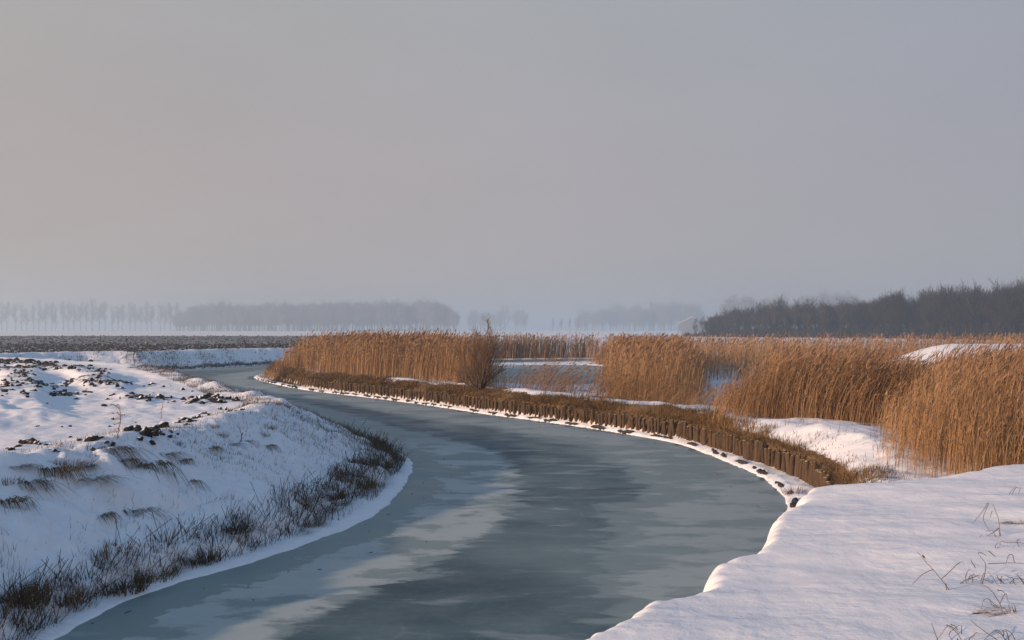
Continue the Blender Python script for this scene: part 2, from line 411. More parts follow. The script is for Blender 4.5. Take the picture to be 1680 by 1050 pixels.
MOUNDS = [(*at(px, py, .85), w * 1.5, w * .8) for px, py, w in ((610, 624, 1.1), (660, 631, 1.2), (700, 642, .8), (745, 648, .7), (865, 643, .9), (905, 647, .9), (960, 656, .8), (1010, 660, .9), (1250, 696, .6), (1310, 692, .8), (455, 604, 1.2), (1390, 713, 1.0))]
CLOD_SPOTS = [(*at(px, py, 1.55), r) for px, py, r in ((152, 722, .35), (228, 710, .5), (265, 702, .35), (300, 691, .55), (320, 687, .5), (338, 681, .4), (380, 675, .5), (335, 656, 1.0), (358, 657, 1.0), (380, 656, .8), (262, 655, .7), (228, 652, .7), (50, 728, .5), (25, 735, .4), (150, 627, 1.1), (185, 632, 1.1), (120, 606, 1.6), (60, 604, 2.2), (25, 603, 2.0), (95, 606, 1.4), (60, 636, 1.0), (105, 647, .8), (20, 640, .9))]
def land(x, y):
    """height of the ground, with soil and grass cover"""
    x = np.asarray(x, float); y = np.asarray(y, float)
    far = np.hypot(x, y)
    wob = 0.12 * fbm(x * 1.7, y * 1.7, 3, 3) + 0.05 * vnoise(x * 6, y * 6, 5)
    # ---- outer (left and far) bank
    so = sdist(x, y, OUT_POLY)
    s = so + wob * ss(0, 1, so) + 0.4 * wob
    ws = 0.35 + 0.55 * np.exp(-((y - 18) / 3.2) ** 2) + 0.15 * vnoise(y * 0.7, x * 0.7, 9)
    low = ss(-26, -12, x) * ss(80, 92, y)
    top = 1.5 * (1 - low) + 0.30 * low
    top = top + low * 1.0 * ss(20, 60, s)
    h = np.where(s < 0, -0.4 + 0.42 * ss(-0.25, 0.0, s), 0.02 + 0.03 * ss(0, 0.2, s))
    h = h + (0.16 * (1 - low)) * ss(ws, ws + 0.22, s) + (top - 0.2) * (0.35 * ss(ws, ws + 3.2, s) + 0.65 * np.clip((s - ws) / 3.0, 0, 1) ** 1.05)
    crest = np.exp(-((s - ws - 3.2) / 0.55) ** 2) * (1 - low)
    h = h + crest * (0.10 + 0.12 * vnoise(y * 0.8, x * 0.8, 21) * ss(60, 30, y))
    slope = ss(ws, ws + 0.5, s) * (1 - ss(ws + 2.8, ws + 3.6, s)) * (1 - low)
    h = h + slope * (0.13 * fbm(x * 1.2, y * 1.2, 31, 4) + 0.055 * fbm(x * 3.6, y * 3.6, 33, 3))
    # furrow drifts on the near field
    fld = ss(ws + 3.2, ws + 5.0, s) * (1 - low)
    u, v = x * 0.51 - y * 0.86, x * 0.86 + y * 0.51
    nearf = ss(75, 35, far)
    rid = vnoise(u * 0.07 + 3, v * 0.72 + 0.35 * vnoise(u * 0.3, v * 0.4, 41), 43) * 1.15 + .20 * fbm(u * .6, v * 2.0, 42, 3)
    h = h + fld * nearf * (0.24 * ss(0.0, 0.75, rid) * ss(17, 24, y) + 0.05 * fbm(x * 0.9, y * 0.9, 45, 4) + 0.03 * ss(15, 22, y) * fbm(x * 3.2, y * 3.2, 47, 3))
    h = h + fld * ss(60, 120, far) * 0.05 * fbm(x * 0.3, y * 0.3, 49, 3)
    # ploughed part of the far field
    pl = fld * ss(-1.5, 4.5, (y - 52) - 0.15 * (x + 30) + 5 * fbm(x * 0.12, y * 0.12, 51, 3)) * ss(-8, 2, x * -1.0 - 12 + 0.25 * (y - 85))
    pl = pl * (1 - ss(255, 300, y))
    soil = 0.60 * pl - 0.28 * pl * ss(9, 4, s)
    soil = np.maximum(soil, fld * nearf * (0.36 * ss(0.45, 0.85, rid) * ss(17, 24, y)))
    spot = 0.0
    for (cx_, cy_, cr_) in CLOD_SPOTS: spot = np.maximum(spot, np.exp(-((x - cx_) / cr_) ** 2 - ((y - cy_) / (cr_ * 1.3)) ** 2))
    soil = np.maximum(soil, .62 * spot * fld)
    h = h + .09 * spot * fld * (.6 + .8 * fbm(x * 3, y * 3, 54, 2))
    h = h + 0.10 * pl * fbm(x * 1.3, y * 1.3, 53, 3)
    # ---- inner marsh, the strip behind the piles
    si = sdist(x, y, IN_POLY); si2 = si + 0.5 * wob
    sp = sdist(x, y, RAISED)
    pool = sdist(x, y, POOL) + 1.3 * fbm(x * 0.35, y * 0.35, 61, 3)
    hm = np.where(si2 < 0, -0.4 + 0.44 * ss(-0.22, 0.0, si2), 0.04 + 0.06 * ss(0, 0.25, si2))
    hm = hm + 0.03 * fbm(x * 2.5, y * 2.5, 63, 3) * (si > 0) + 0.025 * vnoise(x * 4, y * 4, 64) * ss(0, .2, si) * ss(1.0, 0.3, si)
    hm = hm - 0.3 * ss(-0.6, 0.3, pool)
    r1 = ss(0.03, 0.22, sp)
    knoll = np.exp(-((sp - 1.2) / 0.9) ** 2) * ss(.1, .7, sp)
    hs = 0.50 * r1 + 0.16 * ss(0.2, 0.9, sp) + knoll * (0.10 + 0.10 * fbm(x * 0.9, y * 0.9, 65, 3)) + ss(0.3, 1.5, sp) * (0.10 * fbm(x * 0.55, y * 0.55, 66, 4) + 0.03 * fbm(x * 3, y * 3, 67, 3))
    # soften the side that faces the marsh
    marshside = ss(0, 5, y - (30 + 0 * x)) * ss(-3.2, -0.4, -sp)
    mound = 0.0
    for (mx, my, ma, mb) in MOUNDS[:]: mound = np.maximum(mound, np.exp(-((x - mx) / ma) ** 2 - ((y - my) / mb) ** 2))
    mound = mound * ss(.7, 1.2, sp)
    hs = hs + .10 * mound + .20 * np.exp(-((x - 8.5) / 1.5) ** 2 - ((y - 20.8) / 4.6) ** 2) * ss(.6, 1.4, sp)
    hi = hm + hs
    gn = fbm(x * 0.45, y * 0.45, 71, 4)
    onpile = (si < 6)
    grass = ss(-0.06, 0.03, sp) * (0.95 - 0.95 * ss(.7, 1.5, sp + 0.9 * gn)) * np.where(onpile, 1, 0.6)
    grass = np.maximum(grass, ss(.1, .4, sp) * (0.16 + 0.5 * gn))
    grass = np.maximum(grass, ss(1.0, 2.5, si) * (1 - ss(0.0, .2, sp)) * (0.22 + 0.5 * gn) * ss(0, 6, far - 20))
    tip = ss(3, 0, np.hypot(x + 16.5, y - 66) - 5)
    grass = np.maximum(grass, ss(0.05, .3, sp) * tip * 0.9)
    # bare snow beside the reeds near the camera
    patch = ss(1.0, 0.0, np.hypot((x - 8.3) / 2.0, (y - 21.0) / 5.4) - 0.85 + 0.15 * gn)
    grass = grass * (1 - 0.97 * ss(.2, .7, patch) * ss(.25, .6, sp))
    grass = grass * (1 - .97 * ss(.06, .3, mound))
    # snowy dike far right
    dk = np.exp(-(((y - 68 - 0.1 * (x - 32)) / 5.0) ** 2)) * ss(24, 33, x + 0.0) * (1 - ss(60, 75, x))
    hi = hi + 2.3 * dk
    grass = grass * (1 - ss(0.1, 0.5, dk))
    # ---- foreground bank
    sf = sdist(x, y, FG_POLY) + 0.09 * fbm(x * 1.5, y * 1.5, 81, 4) + .03 * vnoise(x * 8, y * 8, 82)
    t = np.clip((sf + 0.22) / 0.34, 0, 1)
    prof = (1 - (1 - t) ** 2.6) ** (1 / 2.0)
    topf = 1.15 + 0.035 * (x - 4) * ss(3, 8, x) + 0.5 * ss(6, 0, y) + 0.10 * fbm(x * 0.35, y * 0.7, 83, 3) + 0.020 * fbm(x * 0.7 + 0.2 * y, y * 2.0 - 0.25 * x, 85, 4) + 0.004 * fbm(x * 6, y * 9, 87, 2)
    hf = np.where(sf > -0.22, topf * prof, -0.4)
    out = np.maximum(np.maximum(h, hi), hf)
    isf = (hf >= hi) & (hf >= h)
    iso = (h > hi) & (h >= hf)
    soil = np.where(iso, soil, 0); grass = np.where(iso | isf, 0, grass)
    # dead grass shows through on the outer bank's foot
    grass = np.where(iso, slope * 0.10 * ss(-.2, .5, fbm(x * 0.8, y * 0.8, 91, 3)) + 0.35 * low * ss(0, 3, so) * ss(60, 10, so), grass)
    return out, soil, grass * 1.0, np.where(isf, 2, np.where(iso, 0, 1)), so, si, sp, sf


# ------------------------------------------------------------------ ground sheets
def polar(a0, a1, na, rads):
    A = np.radians(np.linspace(a0, a1, na))
    A2, R2 = np.meshgrid(A, rads)
    x, y = np.sin(A2) * R2, np.cos(A2) * R2
    i = np.arange(len(rads) - 1)[:, None] * na + np.arange(na - 1)[None, :]
    F = np.stack([i, i + 1, i + na + 1, i + na], -1).reshape(-1, 4)
    return x.ravel(), y.ravel(), F

def geom(a, b, n): return np.geomspace(a, b, n, endpoint=False)
rads = np.concatenate([geom(3.0, 7, 60), geom(7, 30, 330), geom(30, 110, 180), geom(110, 400, 50), np.geomspace(400, 4200, 16)])
gx, gy, gF = polar(-43, 43, 560, rads)
gz, gsoil, ggrass, gid, gso, gsi, gsp, gsf = land(gx, gy)
_lr, _na = np.log(rads), 560
def hgt(x, y, fld=None):
    """height of the built ground sheet (bilinear on its own grid)"""
    x = np.asarray(x, float); y = np.asarray(y, float)
    fr = np.interp(np.log(np.clip(np.hypot(x, y), 3.01, 4000)), _lr, np.arange(len(rads)))
    fa = np.clip((np.degrees(np.arctan2(x, y)) + 43) / 86 * (_na - 1), 0, _na - 1.001)
    i, j = np.minimum(fr.astype(int), len(rads) - 2), fa.astype(int)
    u, v = fr - i, fa - j
    Z = (gz if fld is None else fld).reshape(len(rads), _na)
    return (Z[i, j] * (1 - u) + Z[i + 1, j] * u) * (1 - v) + (Z[i, j + 1] * (1 - u) + Z[i + 1, j + 1] * u) * v
fid = gid[gF]
keep = (gz[gF].max(1) > -0.12)
def region(name, k, label=None):
    sel = keep & ((fid == k).sum(1) >= (2 if k else 3)) if k else keep & ~(((fid == 1).sum(1) >= 2) | ((fid == 2).sum(1) >= 2))
    if k == 1: sel = sel & ~((fid == 2).sum(1) >= 2)
    F = gF[sel]
    u, inv = np.unique(F, return_inverse=True)
    me = mesh_np(name, np.stack([gx[u], gy[u], gz[u]], 1), inv.reshape(-1, 4), None, True, dict(soil=gsoil[u], grass=ggrass[u]))
    return tag(obj(name, me, M['ground']), kind='structure')
region('field_bank', 0)
region('marsh_bank', 1)
region('foreground_bank', 2)

ix, iy, iF = polar(-46, 46, 110, np.concatenate([geom(2.5, 120, 190), np.geomspace(120, 500, 12)]))
ime = mesh_np('river_ice', np.stack([ix, iy, 0 * ix], 1), iF, None, True,
              dict(dl=-sdist(ix, iy, OUT_POLY), dr=np.minimum(-sdist(ix, iy, IN_POLY), 50) + np.where(sdist(ix, iy, IN_POLY) > 0, 6, 0)))
tag(obj('river_ice', ime, M['ice']), kind='structure')
#@@PART2
def ground_at(px, py, z=1.0):
    for _ in range(12):
        x, y = at(px, py, z)
        z = 0.5 * z + 0.5 * float(hgt(np.array([x]), np.array([y]))[0])
    x, y = at(px, py, z)
    return x, y, float(hgt(np.array([x]), np.array([y]))[0])

def unit(v): return v / (np.linalg.norm(v, axis=-1, keepdims=True) + 1e-9)
def lerp(a, b, t): return a + (b - a) * t
def rdir(n):
    a = rng.uniform(0, 2 * np.pi, n); return np.stack([np.cos(a), np.sin(a), 0 * a], 1)

# ------------------------------------------------------------------ timber revetment along the marsh bank
def pile_mesh(seed):
    r = np.random.default_rng(seed)
    n, lv = 9, [(-0.35, 1.0), (0.30, .98), (0.585, .94), (0.60, .80)]
    V, F = [], []
    off = r.normal(0, 0.006, n)
    for z, k in lv:
        for j in range(n):
            a = 2 * math.pi * j / n
            rr = 0.053 * k + off[j]
            V.append((math.cos(a) * rr, math.sin(a) * rr, z + (r.normal(0, .006) if z > .5 else 0)))
    F4 = np.array([(l * n + j, l * n + (j + 1) % n, (l + 1) * n + (j + 1) % n, (l + 1) * n + j) for l in range(len(lv) - 1) for j in range(n)])
    V.append((0, 0, 0.603)); c = len(V) - 1
    F3 = np.array([((len(lv) - 1) * n + j, (len(lv) - 1) * n + (j + 1) % n, c) for j in range(n)])
    return mesh_np('pile', V, [F4, F3])
rev = obj('timber_revetment', None, loc=(PILE_LINE[40][0], PILE_LINE[40][1], 0))
tag(rev, 'curved row of weathered timber piles holding the marsh bank above the ice', 'revetment')
PM = [pile_mesh(k) for k in range(6)]
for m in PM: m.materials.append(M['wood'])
seg = np.linalg.norm(np.diff(PILE_LINE, axis=0), axis=1); cum = np.concatenate([[0], np.cumsum(seg)])
pos = 1.0; kk = 0
while pos < cum[-1] - 0.2:
    px_ = np.interp(pos, cum, PILE_LINE[:, 0]); py_ = np.interp(pos, cum, PILE_LINE[:, 1])
    k = rng.uniform(0.86, 1.16)
    gone = (py_ > 26 and rng.random() < 0.04)
    if not gone:
        obj('pile', PM[kk % 6], None, rev, (px_ + rng.normal(0, .016) - rev.location.x, py_ + rng.normal(0, .016) - rev.location.y, rng.normal(0, .03) - .05),
            (rng.normal(0, .055), rng.normal(0, .055), rng.uniform(0, 6.28)), (k, k, rng.uniform(.92, 1.12)))
    pos += rng.uniform(0.145, 0.185) * (1.0 if py_ < 32 else 1.08); kk += 1
# dark toe logs lying along the ledge of snow in front of the piles
def log_mesh(seed):
    r = np.random.default_rng(seed); b = Bag()
    t = np.linspace(-.5, .5, 6)
    P = np.stack([t, r.normal(0, .02, 6), r.normal(0, .015, 6)], 1)[None]
    b.tubes(P, (np.array([.5, .95, 1, .95, .9, .45]) * .07)[None], np.full((1, 3), .03), 7)
    V = np.concatenate(b.V); F = np.concatenate(b.F4)
    n = len(V); V = np.vstack([V, P[0, 0], P[0, -1]])
    F3 = np.array([((j + 1) % 7, j, n) for j in range(7)] + [(35 + j, 35 + (j + 1) % 7, n + 1) for j in range(7)])
    return mesh_np('toe_log', V, [F, F3], None, True)
gw = G('wet_dark_wood'); gwc = gw.mix(gw.noise(gw.mp(gw.objc(), (3, 30, 30)), 1.0, 4), (0.012, 0.010, 0.009), (0.05, 0.04, 0.033)); M['log'] = gw.fin(gwc, .7)
LM = [log_mesh(s) for s in range(4)]
for m in LM: m.materials.append(M['log'])
seg = np.linalg.norm(np.diff(IN_SHORE, axis=0), axis=1); cumI = np.concatenate([[0], np.cumsum(seg)])
pos = 6.5; kk = 0
while pos < 62:
    x0, y0 = np.interp(pos, cumI, IN_SHORE[:, 0]), np.interp(pos, cumI, IN_SHORE[:, 1])
    x1, y1 = np.interp(pos + .3, cumI, IN_SHORE[:, 0]), np.interp(pos + .3, cumI, IN_SHORE[:, 1])
    tx, ty = (x1 - x0) / .3, (y1 - y0) / .3
    L = rng.uniform(.25, .9)
    off = 0.10 + rng.normal(0, .03)                        # towards the bank
    obj('toe_log', LM[kk % 4], None, rev, (x0 + ty * off - rev.location.x, y0 - tx * off - rev.location.y, .055 + rng.normal(0, .015)),
        (rng.uniform(0, 6), rng.normal(0, .05), math.atan2(ty, tx) + rng.normal(0, .07)), (L, rng.uniform(.7, 1.1), rng.uniform(.7, 1.1)))
    pos += L + rng.choice([.05, .3, .8, 1.4], p=[.4, .3, .2, .1]); kk += 1

# ------------------------------------------------------------------ reeds
def scatter(poly, n, clump=0.6, cs=0.7, seed=0, edge=.5):
    poly = np.array(poly, float)
    lo, hi = poly.min(0) - edge, poly.max(0) + edge
    X = np.zeros(0); Y = np.zeros(0)
    while len(X) < n:
        x = rng.uniform(lo[0], hi[0], n); y = rng.uniform(lo[1], hi[1], n)
        d = sdist(x, y, poly) + 0.7 * fbm(x * .5, y * .5, seed + 5, 3)
        pr = np.clip(1 - clump * (0.5 - 0.9 * fbm(x * cs, y * cs, seed, 3)), 0.05, 1) * ss(-edge, edge * .8, d) ** 1.3
        k = rng.random(len(x)) < pr
        X = np.concatenate([X, x[k]]); Y = np.concatenate([Y, y[k]])
    return X[:n], Y[:n]

REED_A, REED_B = np.array([.265, .145, .062]), np.array([.450, .275, .130])
def reed_bed(name, label, poly, n, H, lean=0.16, ldir=(1, -.15), wk=1.0, detail=2, hfun=None, clump=.6, seed=0, tilt=.09, ca=REED_A, cb=REED_B, zmin=-1):
    x, y = scatter(poly, n, clump, seed=seed, edge=1.1)
    de = sdist(x, y, np.array(poly, float)) + .5 * fbm(x * .9, y * .9, seed + 77, 3)
    z = hgt(x, y)
    k = z > max(zmin, .03); x, y, z, de = x[k], y[k], z[k], de[k]; n = len(x)
    d = np.hypot(x, y)
    h = H * np.clip(rng.normal(.97, .13, n), .45, 1.25) * (1 + .10 * fbm(x * .35, y * .35, seed + 9, 3))
    h = h * (.55 + .45 * ss(-.9, .9, de)) * np.where(rng.random(n) < .12, rng.uniform(.45, .9, n), 1)
    if hfun is not None: h = h * hfun(x, y)
    ld = np.array([ldir[0], ldir[1], 0.0]); ld /= np.linalg.norm(ld)
    le = lean * np.clip(rng.normal(1, .5, n), -.3, 2.5) * (1 + .8 * fbm(x * .5, y * .5, seed + 3, 2))
    bent = rng.random(n) < .08
    le = np.where(bent, le * rng.uniform(-1.5, 4.0, n), le); le = np.clip(le, -1.0, 1.0)
    lv = ld[None] * le[:, None] + rdir(n) * np.abs(rng.normal(0, tilt, n))[:, None]
    t = np.array([0, .35, .7, 1.0]) if detail > 1 else np.array([0, .5, 1.0])
    base = np.stack([x, y, z - .05], 1)
    P = base[:, None] + lv[:, None] * h[:, None, None] * (t ** 1.7)[None, :, None] + np.array([0, 0, 1.0])[None, None] * (h[:, None] * (t - .12 * (le[:, None] ** 2) * t ** 2))[:, :, None]
    w = (.0045 + .00027 * d) * wk
    tone = np.clip(.5 + .55 * fbm(x * .45, y * .45, seed + 13, 3) + rng.normal(0, .24, n), 0, 1)
    col = lerp(ca[None], cb[None], tone[:, None]) * rng.uniform(.72, 1.12, (n, 1))
    b = Bag()
    side = rdir(n)
    Wd = w[:, None] * (np.array([1.1, 1, .8, .55]) if detail > 1 else np.array([1.1, .9, .55]))[None]
    if detail >= 2: b.tubes(P, Wd * .55, col, 3)
    else: b.ribbons(P, Wd, side, col)
    # plume
    keepp = rng.random(n) < .72
    m = keepp.sum()
    L = rng.uniform(.16, .30, m) * np.clip(h[keepp] / 2.2, .5, 1.1)
    pd = unit(unit(P[keepp, -1] - P[keepp, -2]) + ld[None] * rng.uniform(0, .4, m)[:, None] + rdir(m) * .2)
    tt = np.array([0, .35, .75, 1.0])
    PP = P[keepp, -1][:, None] + pd[:, None] * (L[:, None] * tt)[:, :, None] + ld[None, None] * (L[:, None] * .18 * tt ** 2)[:, :, None] - np.array([0, 0, 1.0])[None, None] * (L[:, None] * .15 * tt ** 2)[:, :, None]
    pw = (.014 + .00070 * d[keepp]) * wk * rng.uniform(.7, 1.2, m)
    pc = lerp(col[keepp], np.array([[.19, .115, .078]]), .6) * rng.uniform(.5, 1.35, (m, 1))
    b.ribbons(PP, pw[:, None] * np.array([.35, 1, .8, .12])[None], unit(rdir(m)), pc, cross=detail >= 2)
    # leaves
    nl = {2: 2, 1.5: 3, 1: 1}[detail]
    for q in range(nl):
        tq = rng.uniform(.25, .9, n); k1 = np.clip((tq / .35).astype(int), 0, 1)
        S = P[:, 0] + (P[:, -1] - P[:, 0]) * tq[:, None] - lv * (h * (tq - tq ** 1.7))[:, None]
        ddir = unit(rdir(n) + ld[None] * .9)
        Ln = rng.uniform(.22, .5, n) * np.clip(h / 2.2, .4, 1.1)
        ta = np.array([0, .5, 1.0])
        PL = S[:, None] + ddir[:, None] * (Ln[:, None] * ta * .75)[:, :, None] + np.array([0, 0, 1.0])[None, None] * (Ln[:, None] * (.85 * ta - rng.uniform(.3, 1.3, n)[:, None] * ta ** 2))[:, :, None]
        b.ribbons(PL, (w * 1.7)[:, None] * np.array([.8, 1, .1])[None], np.cross(ddir, [0, 0, 1.0]) + rdir(n) * .4, col * rng.uniform(.85, 1.25, (n, 1)))
    o = obj(name, b.mesh(name), M['reed'])
    return tag(o, label, 'reeds', kind='stuff')

reed_bed('reed_bed', 'tall tawny reed bed filling the right edge behind the foreground snow',
         [(7.5, 16.2), (7.9, 15.7), (9.4, 15.9), (16, 16.7), (20, 20), (22, 27), (12.0, 27.5), (10.2, 23), (8.4, 18.8)], 27000, 1.84, .13, (1, -.1), .78, 1.5, hfun=lambda x, y: .82 + .24 * ss(7, 12, x), seed=101, clump=.35)
reed_bed('reed_bed', 'leaning reed patch behind the snow patch above the timber piles',
         [(7.0, 27.2), (8.2, 26.2), (11.2, 25.6), (12.5, 28), (13, 32.5), (8.6, 32), (7.2, 29.5)], 7500, 1.7, .32, (1, -.1), .85, 1.5, seed=111)
reed_bed('reed_bed', 'reed bed in the middle right between the frozen pool and the near reeds',
         [(9.8, 33.5), (12, 31.5), (24, 29), (32, 33), (40, 58), (15.2, 57), (12.8, 47)], 14500, 1.95, .14, (1, 0), 1.0, 1, seed=121, hfun=lambda x, y: 1 - .45 * ss(15, 23, x))
reed_bed('reed_bed', 'reed bed in the centre standing right of the open frozen pool',
         [(4.5, 37.3), (5.5, 36.3), (7.4, 36.5), (8.1, 42), (11.2, 56), (12, 61), (10, 80), (8.9, 91), (8.2, 80), (6.4, 62), (5.2, 46)], 11500, 2.35, .10, (1, 0), 1.0, 1, seed=131)
reed_bed('reed_bed', 'reed bed on the tip of the marsh left of the bare willow bush',
         [(-16.4, 64), (-15.3, 61.8), (-12, 56.5), (-8.2, 51.5), (-4.6, 47.2), (-2.2, 44.5), (-1.4, 46), (-1.2, 53), (-2.4, 66), (-9, 78), (-15.5, 76)], 18500, 2.0, .09, (1, 0), 1.0, 1, seed=141,
         hfun=lambda x, y: .62 + .38 * ss(-16.6, -13, x))
reed_bed('reed_bed', 'far dark reed belt behind the open frozen pool',
         [(-14, 101), (-2, 93.5), (9, 97), (14, 99.5), (14, 112), (-12, 112)], 13000, 2.3, .06, (1, 0), 1.3, 1, seed=151)
reed_bed('reed_bed', 'far reed belt along the marsh below the right wood',
         [(11.9, 60), (24, 60), (30, 74), (50, 80), (95, 76), (100, 108), (40, 104), (8, 97)], 15000, 2.35, .08, (1, 0), 1.15, 1, seed=161, hfun=lambda x, y: 1 - .5 * ss(20, 30, x) * ss(84, 72, y))
reed_bed('reed_bed', 'sparse leaning reeds on the snowy strip in front of the frozen pool',
         [(-.4, 40.2), (1.2, 38.6), (3.4, 36.2), (5.6, 34.2), (6.4, 35), (4.6, 38.5), (2.2, 41.3), (0, 43)], 520, 1.4, .55, (1, -.05), .95, 2, seed=171, clump=.9)
reed_bed('reed_bed', 'thin low reeds in the small snowy gap before the centre reeds',
         [(5.6, 32.6), (8.2, 31.2), (9.8, 33), (9.6, 38), (8.2, 38), (6.2, 36)], 420, 1.1, .45, (1, 0), .9, 2, seed=181, clump=.9)

# ------------------------------------------------------------------ dead grass on the strip above the piles
def blades(b, base, h, droop, w, col, K=4, stiff=.8, fall=None):
    n = len(base); t = np.linspace(0, 1, K)
    if fall is not None: stiff, droop2 = .62, np.full((n, 1), fall)
    else: droop2 = (stiff * .75) * np.clip(np.linalg.norm(droop, axis=1), 0, 1.6)[:, None]
    P = base[:, None] + np.array([0, 0, 1.0])[None, None] * (h[:, None] * (stiff * t - droop2 * t ** 2))[:, :, None] + (droop * h[:, None])[:, None] * (t ** 1.4)[None, :, None]
    b.ribbons(P, w[:, None] * np.linspace(1, .15, K)[None], unit(np.cross(unit(droop + rdir(n) * .3), [0, 0, 1.0]) + rdir(n) * .3), col)

def strip_grass():
    b = Bag()
    n = 62000
    u = rng.uniform(0.6, cum[-1] + 9, n)
    ext = np.vstack([PILE_LINE, [(-14, 57), (-15.6, 60), (-17.9, 66)]])
    ce = np.concatenate([[0], np.cumsum(np.linalg.norm(np.diff(ext, axis=0), axis=1))])
    x0 = np.interp(u, ce, ext[:, 0]); y0 = np.interp(u, ce, ext[:, 1])
    x1 = np.interp(u + .2, ce, ext[:, 0]); y1 = np.interp(u + .2, ce, ext[:, 1])
    T = unit(np.stack([x1 - x0, y1 - y0], 1)); Nn = np.stack([T[:, 1], -T[:, 0]], 1)      # into the land
    s = np.abs(rng.normal(0, 1.0, n)) * .75 + .05
    patch = ss(-.45, .25, fbm(x0 * .7 + s, y0 * .7, 203, 3) + .95 - .95 * s)
    mo = np.zeros(n)
    for (mx, my, ma, mb) in MOUNDS: mo = np.maximum(mo, np.exp(-((x0 + Nn[:, 0] * s - mx) / ma) ** 2 - ((y0 + Nn[:, 1] * s - my) / mb) ** 2))
    patch = patch * (1 - .93 * ss(.2, .5, mo) * ss(.7, 1.2, s))
    patch = patch * (1 - .92 * ss(1.15, .85, np.hypot((x0 + Nn[:, 0] * s - 8.3) / 2.0, (y0 + Nn[:, 1] * s - 21.0) / 5.4)) * ss(.25, .55, s))
    k = rng.random(n) < patch
    x, y, s, Nn = (x0 + Nn[:, 0] * s)[k], (y0 + Nn[:, 1] * s)[k], s[k], Nn[k]
    n = len(x); z = hgt(x, y)
    d = np.hypot(x, y)
    h = rng.uniform(.10, .30, n) * (1 + .5 * fbm(x, y, 205, 2)) * (.72 + .1 * ss(22, 30, y)) * (.55 + .9 * ss(-.45, .5, fbm(x * .55, y * .55, 206, 2)))
    over = ss(.5, .1, s)
    dr = np.concatenate([-Nn, np.zeros((n, 1))], 1) * (over * rng.uniform(.6, 1.9, n) + .1)[:, None] + rdir(n) * rng.uniform(.1, .6, n)[:, None] + np.array([[.35, 0, 0]])
    tone = np.clip(.45 + .5 * fbm(x * 1.1, y * 1.1, 207, 3) + rng.normal(0, .2, n), 0, 1)
    col = lerp(np.array([[.085, .052, .022]]), np.array([[.24, .145, .060]]), tone[:, None])
    blades(b, np.stack([x, y, z - .01], 1), h, dr, (.006 + .00045 * d), col, 3)
    # grass hanging down over the heads of the piles
    n = 13000
    u = rng.uniform(.8, cum[-1] - .2, n); x0 = np.interp(u, ce, ext[:, 0]); y0 = np.interp(u, ce, ext[:, 1]); x1 = np.interp(u + .2, ce, ext[:, 0]); y1 = np.interp(u + .2, ce, ext[:, 1])
    T = unit(np.stack([x1 - x0, y1 - y0], 1)); No = np.stack([T[:, 1], -T[:, 0], 0 * u], 1)
    kk_ = rng.random(n) < ss(-.45, .5, fbm(u * .9, u * 0, 209, 3)) * (1 - .6 * ss(24, 32, y0)); x0, y0, No = x0[kk_], y0[kk_], No[kk_]; n = len(x0)
    sI = rng.uniform(.05, .22, n)
    bp = np.stack([x0 + No[:, 0] * sI, y0 + No[:, 1] * sI, rng.uniform(.50, .60, n)], 1)
    col = lerp(np.array([[.075, .046, .021]]), np.array([[.23, .14, .06]]), rng.random((n, 1)))
    blades(b, bp, rng.uniform(.10, .27, n), -No * rng.uniform(.5, .95, n)[:, None] + rdir(n) * .25, .004 + .00028 * np.hypot(x0, y0), col, 3, fall=1.35)
    # thin grass scattered over the strip and the snow patches behind it
    n = 5000
    x, y = scatter(np.vstack([PILE_LINE[3:], [(-15, 60), (-4, 47), (1, 41.5), (5, 36), (9.5, 31.6), (11.5, 26), (7.2, 17)]]), n, .9, .9, 211)
    z = hgt(x, y); d = np.hypot(x, y)
    bare = ss(1.2, .8, np.hypot((x - 8.0) / 2.0, (y - 21.5) / 5.0))
    mo = np.zeros(n)
    for (mx, my, ma, mb) in MOUNDS: mo = np.maximum(mo, np.exp(-((x - mx) / ma) ** 2 - ((y - my) / mb) ** 2))
    kp = rng.random(n) > np.maximum(.82 * bare, ss(.15, .5, mo)); x, y, z, d = x[kp], y[kp], z[kp], d[kp]; n = len(x)
    h = rng.uniform(.12, .5, n) * rng.uniform(.5, 1, n)
    dr = np.array([[.55, -.1, 0]]) * rng.uniform(.2, 1.4, n)[:, None] + rdir(n) * .3
    col = lerp(np.array([[.10, .062, .028]]), np.array([[.26, .165, .075]]), rng.random((n, 1)))
    blades(b, np.stack([x, y, z - .01], 1), h, dr, (.005 + .0004 * d), col, 4)
    # rank grass on the tip of the marsh
    n = 5200
    a = rng.uniform(0, 6.28, n); q = np.sqrt(rng.random(n)); x, y = -16.4 + 2.3 * q * np.cos(a), 64.5 + 5.5 * q * np.sin(a)
    z = hgt(x, y); kp = z > .1; x, y, z = x[kp], y[kp], z[kp]; n = len(x)
    h = rng.uniform(.25, .75, n) * (1 + .5 * fbm(x, y, 215, 2))
    col = lerp(np.array([[.10, .062, .028]]), np.array([[.28, .17, .075]]), np.clip(.5 + .6 * fbm(x * .9, y * .9, 217, 2) + rng.normal(0, .2, n), 0, 1)[:, None])
    blades(b, np.stack([x, y, z - .01], 1), h, rdir(n) * rng.uniform(.2, .8, n)[:, None] + np.array([[.2, -.2, 0]]), np.full(n, .03), col, 3)
    return tag(obj('dead_grass', b.mesh('dead_grass'), M['grass']), 'matted brown grass hanging over the tops of the timber piles', 'grass', kind='stuff')
strip_grass()

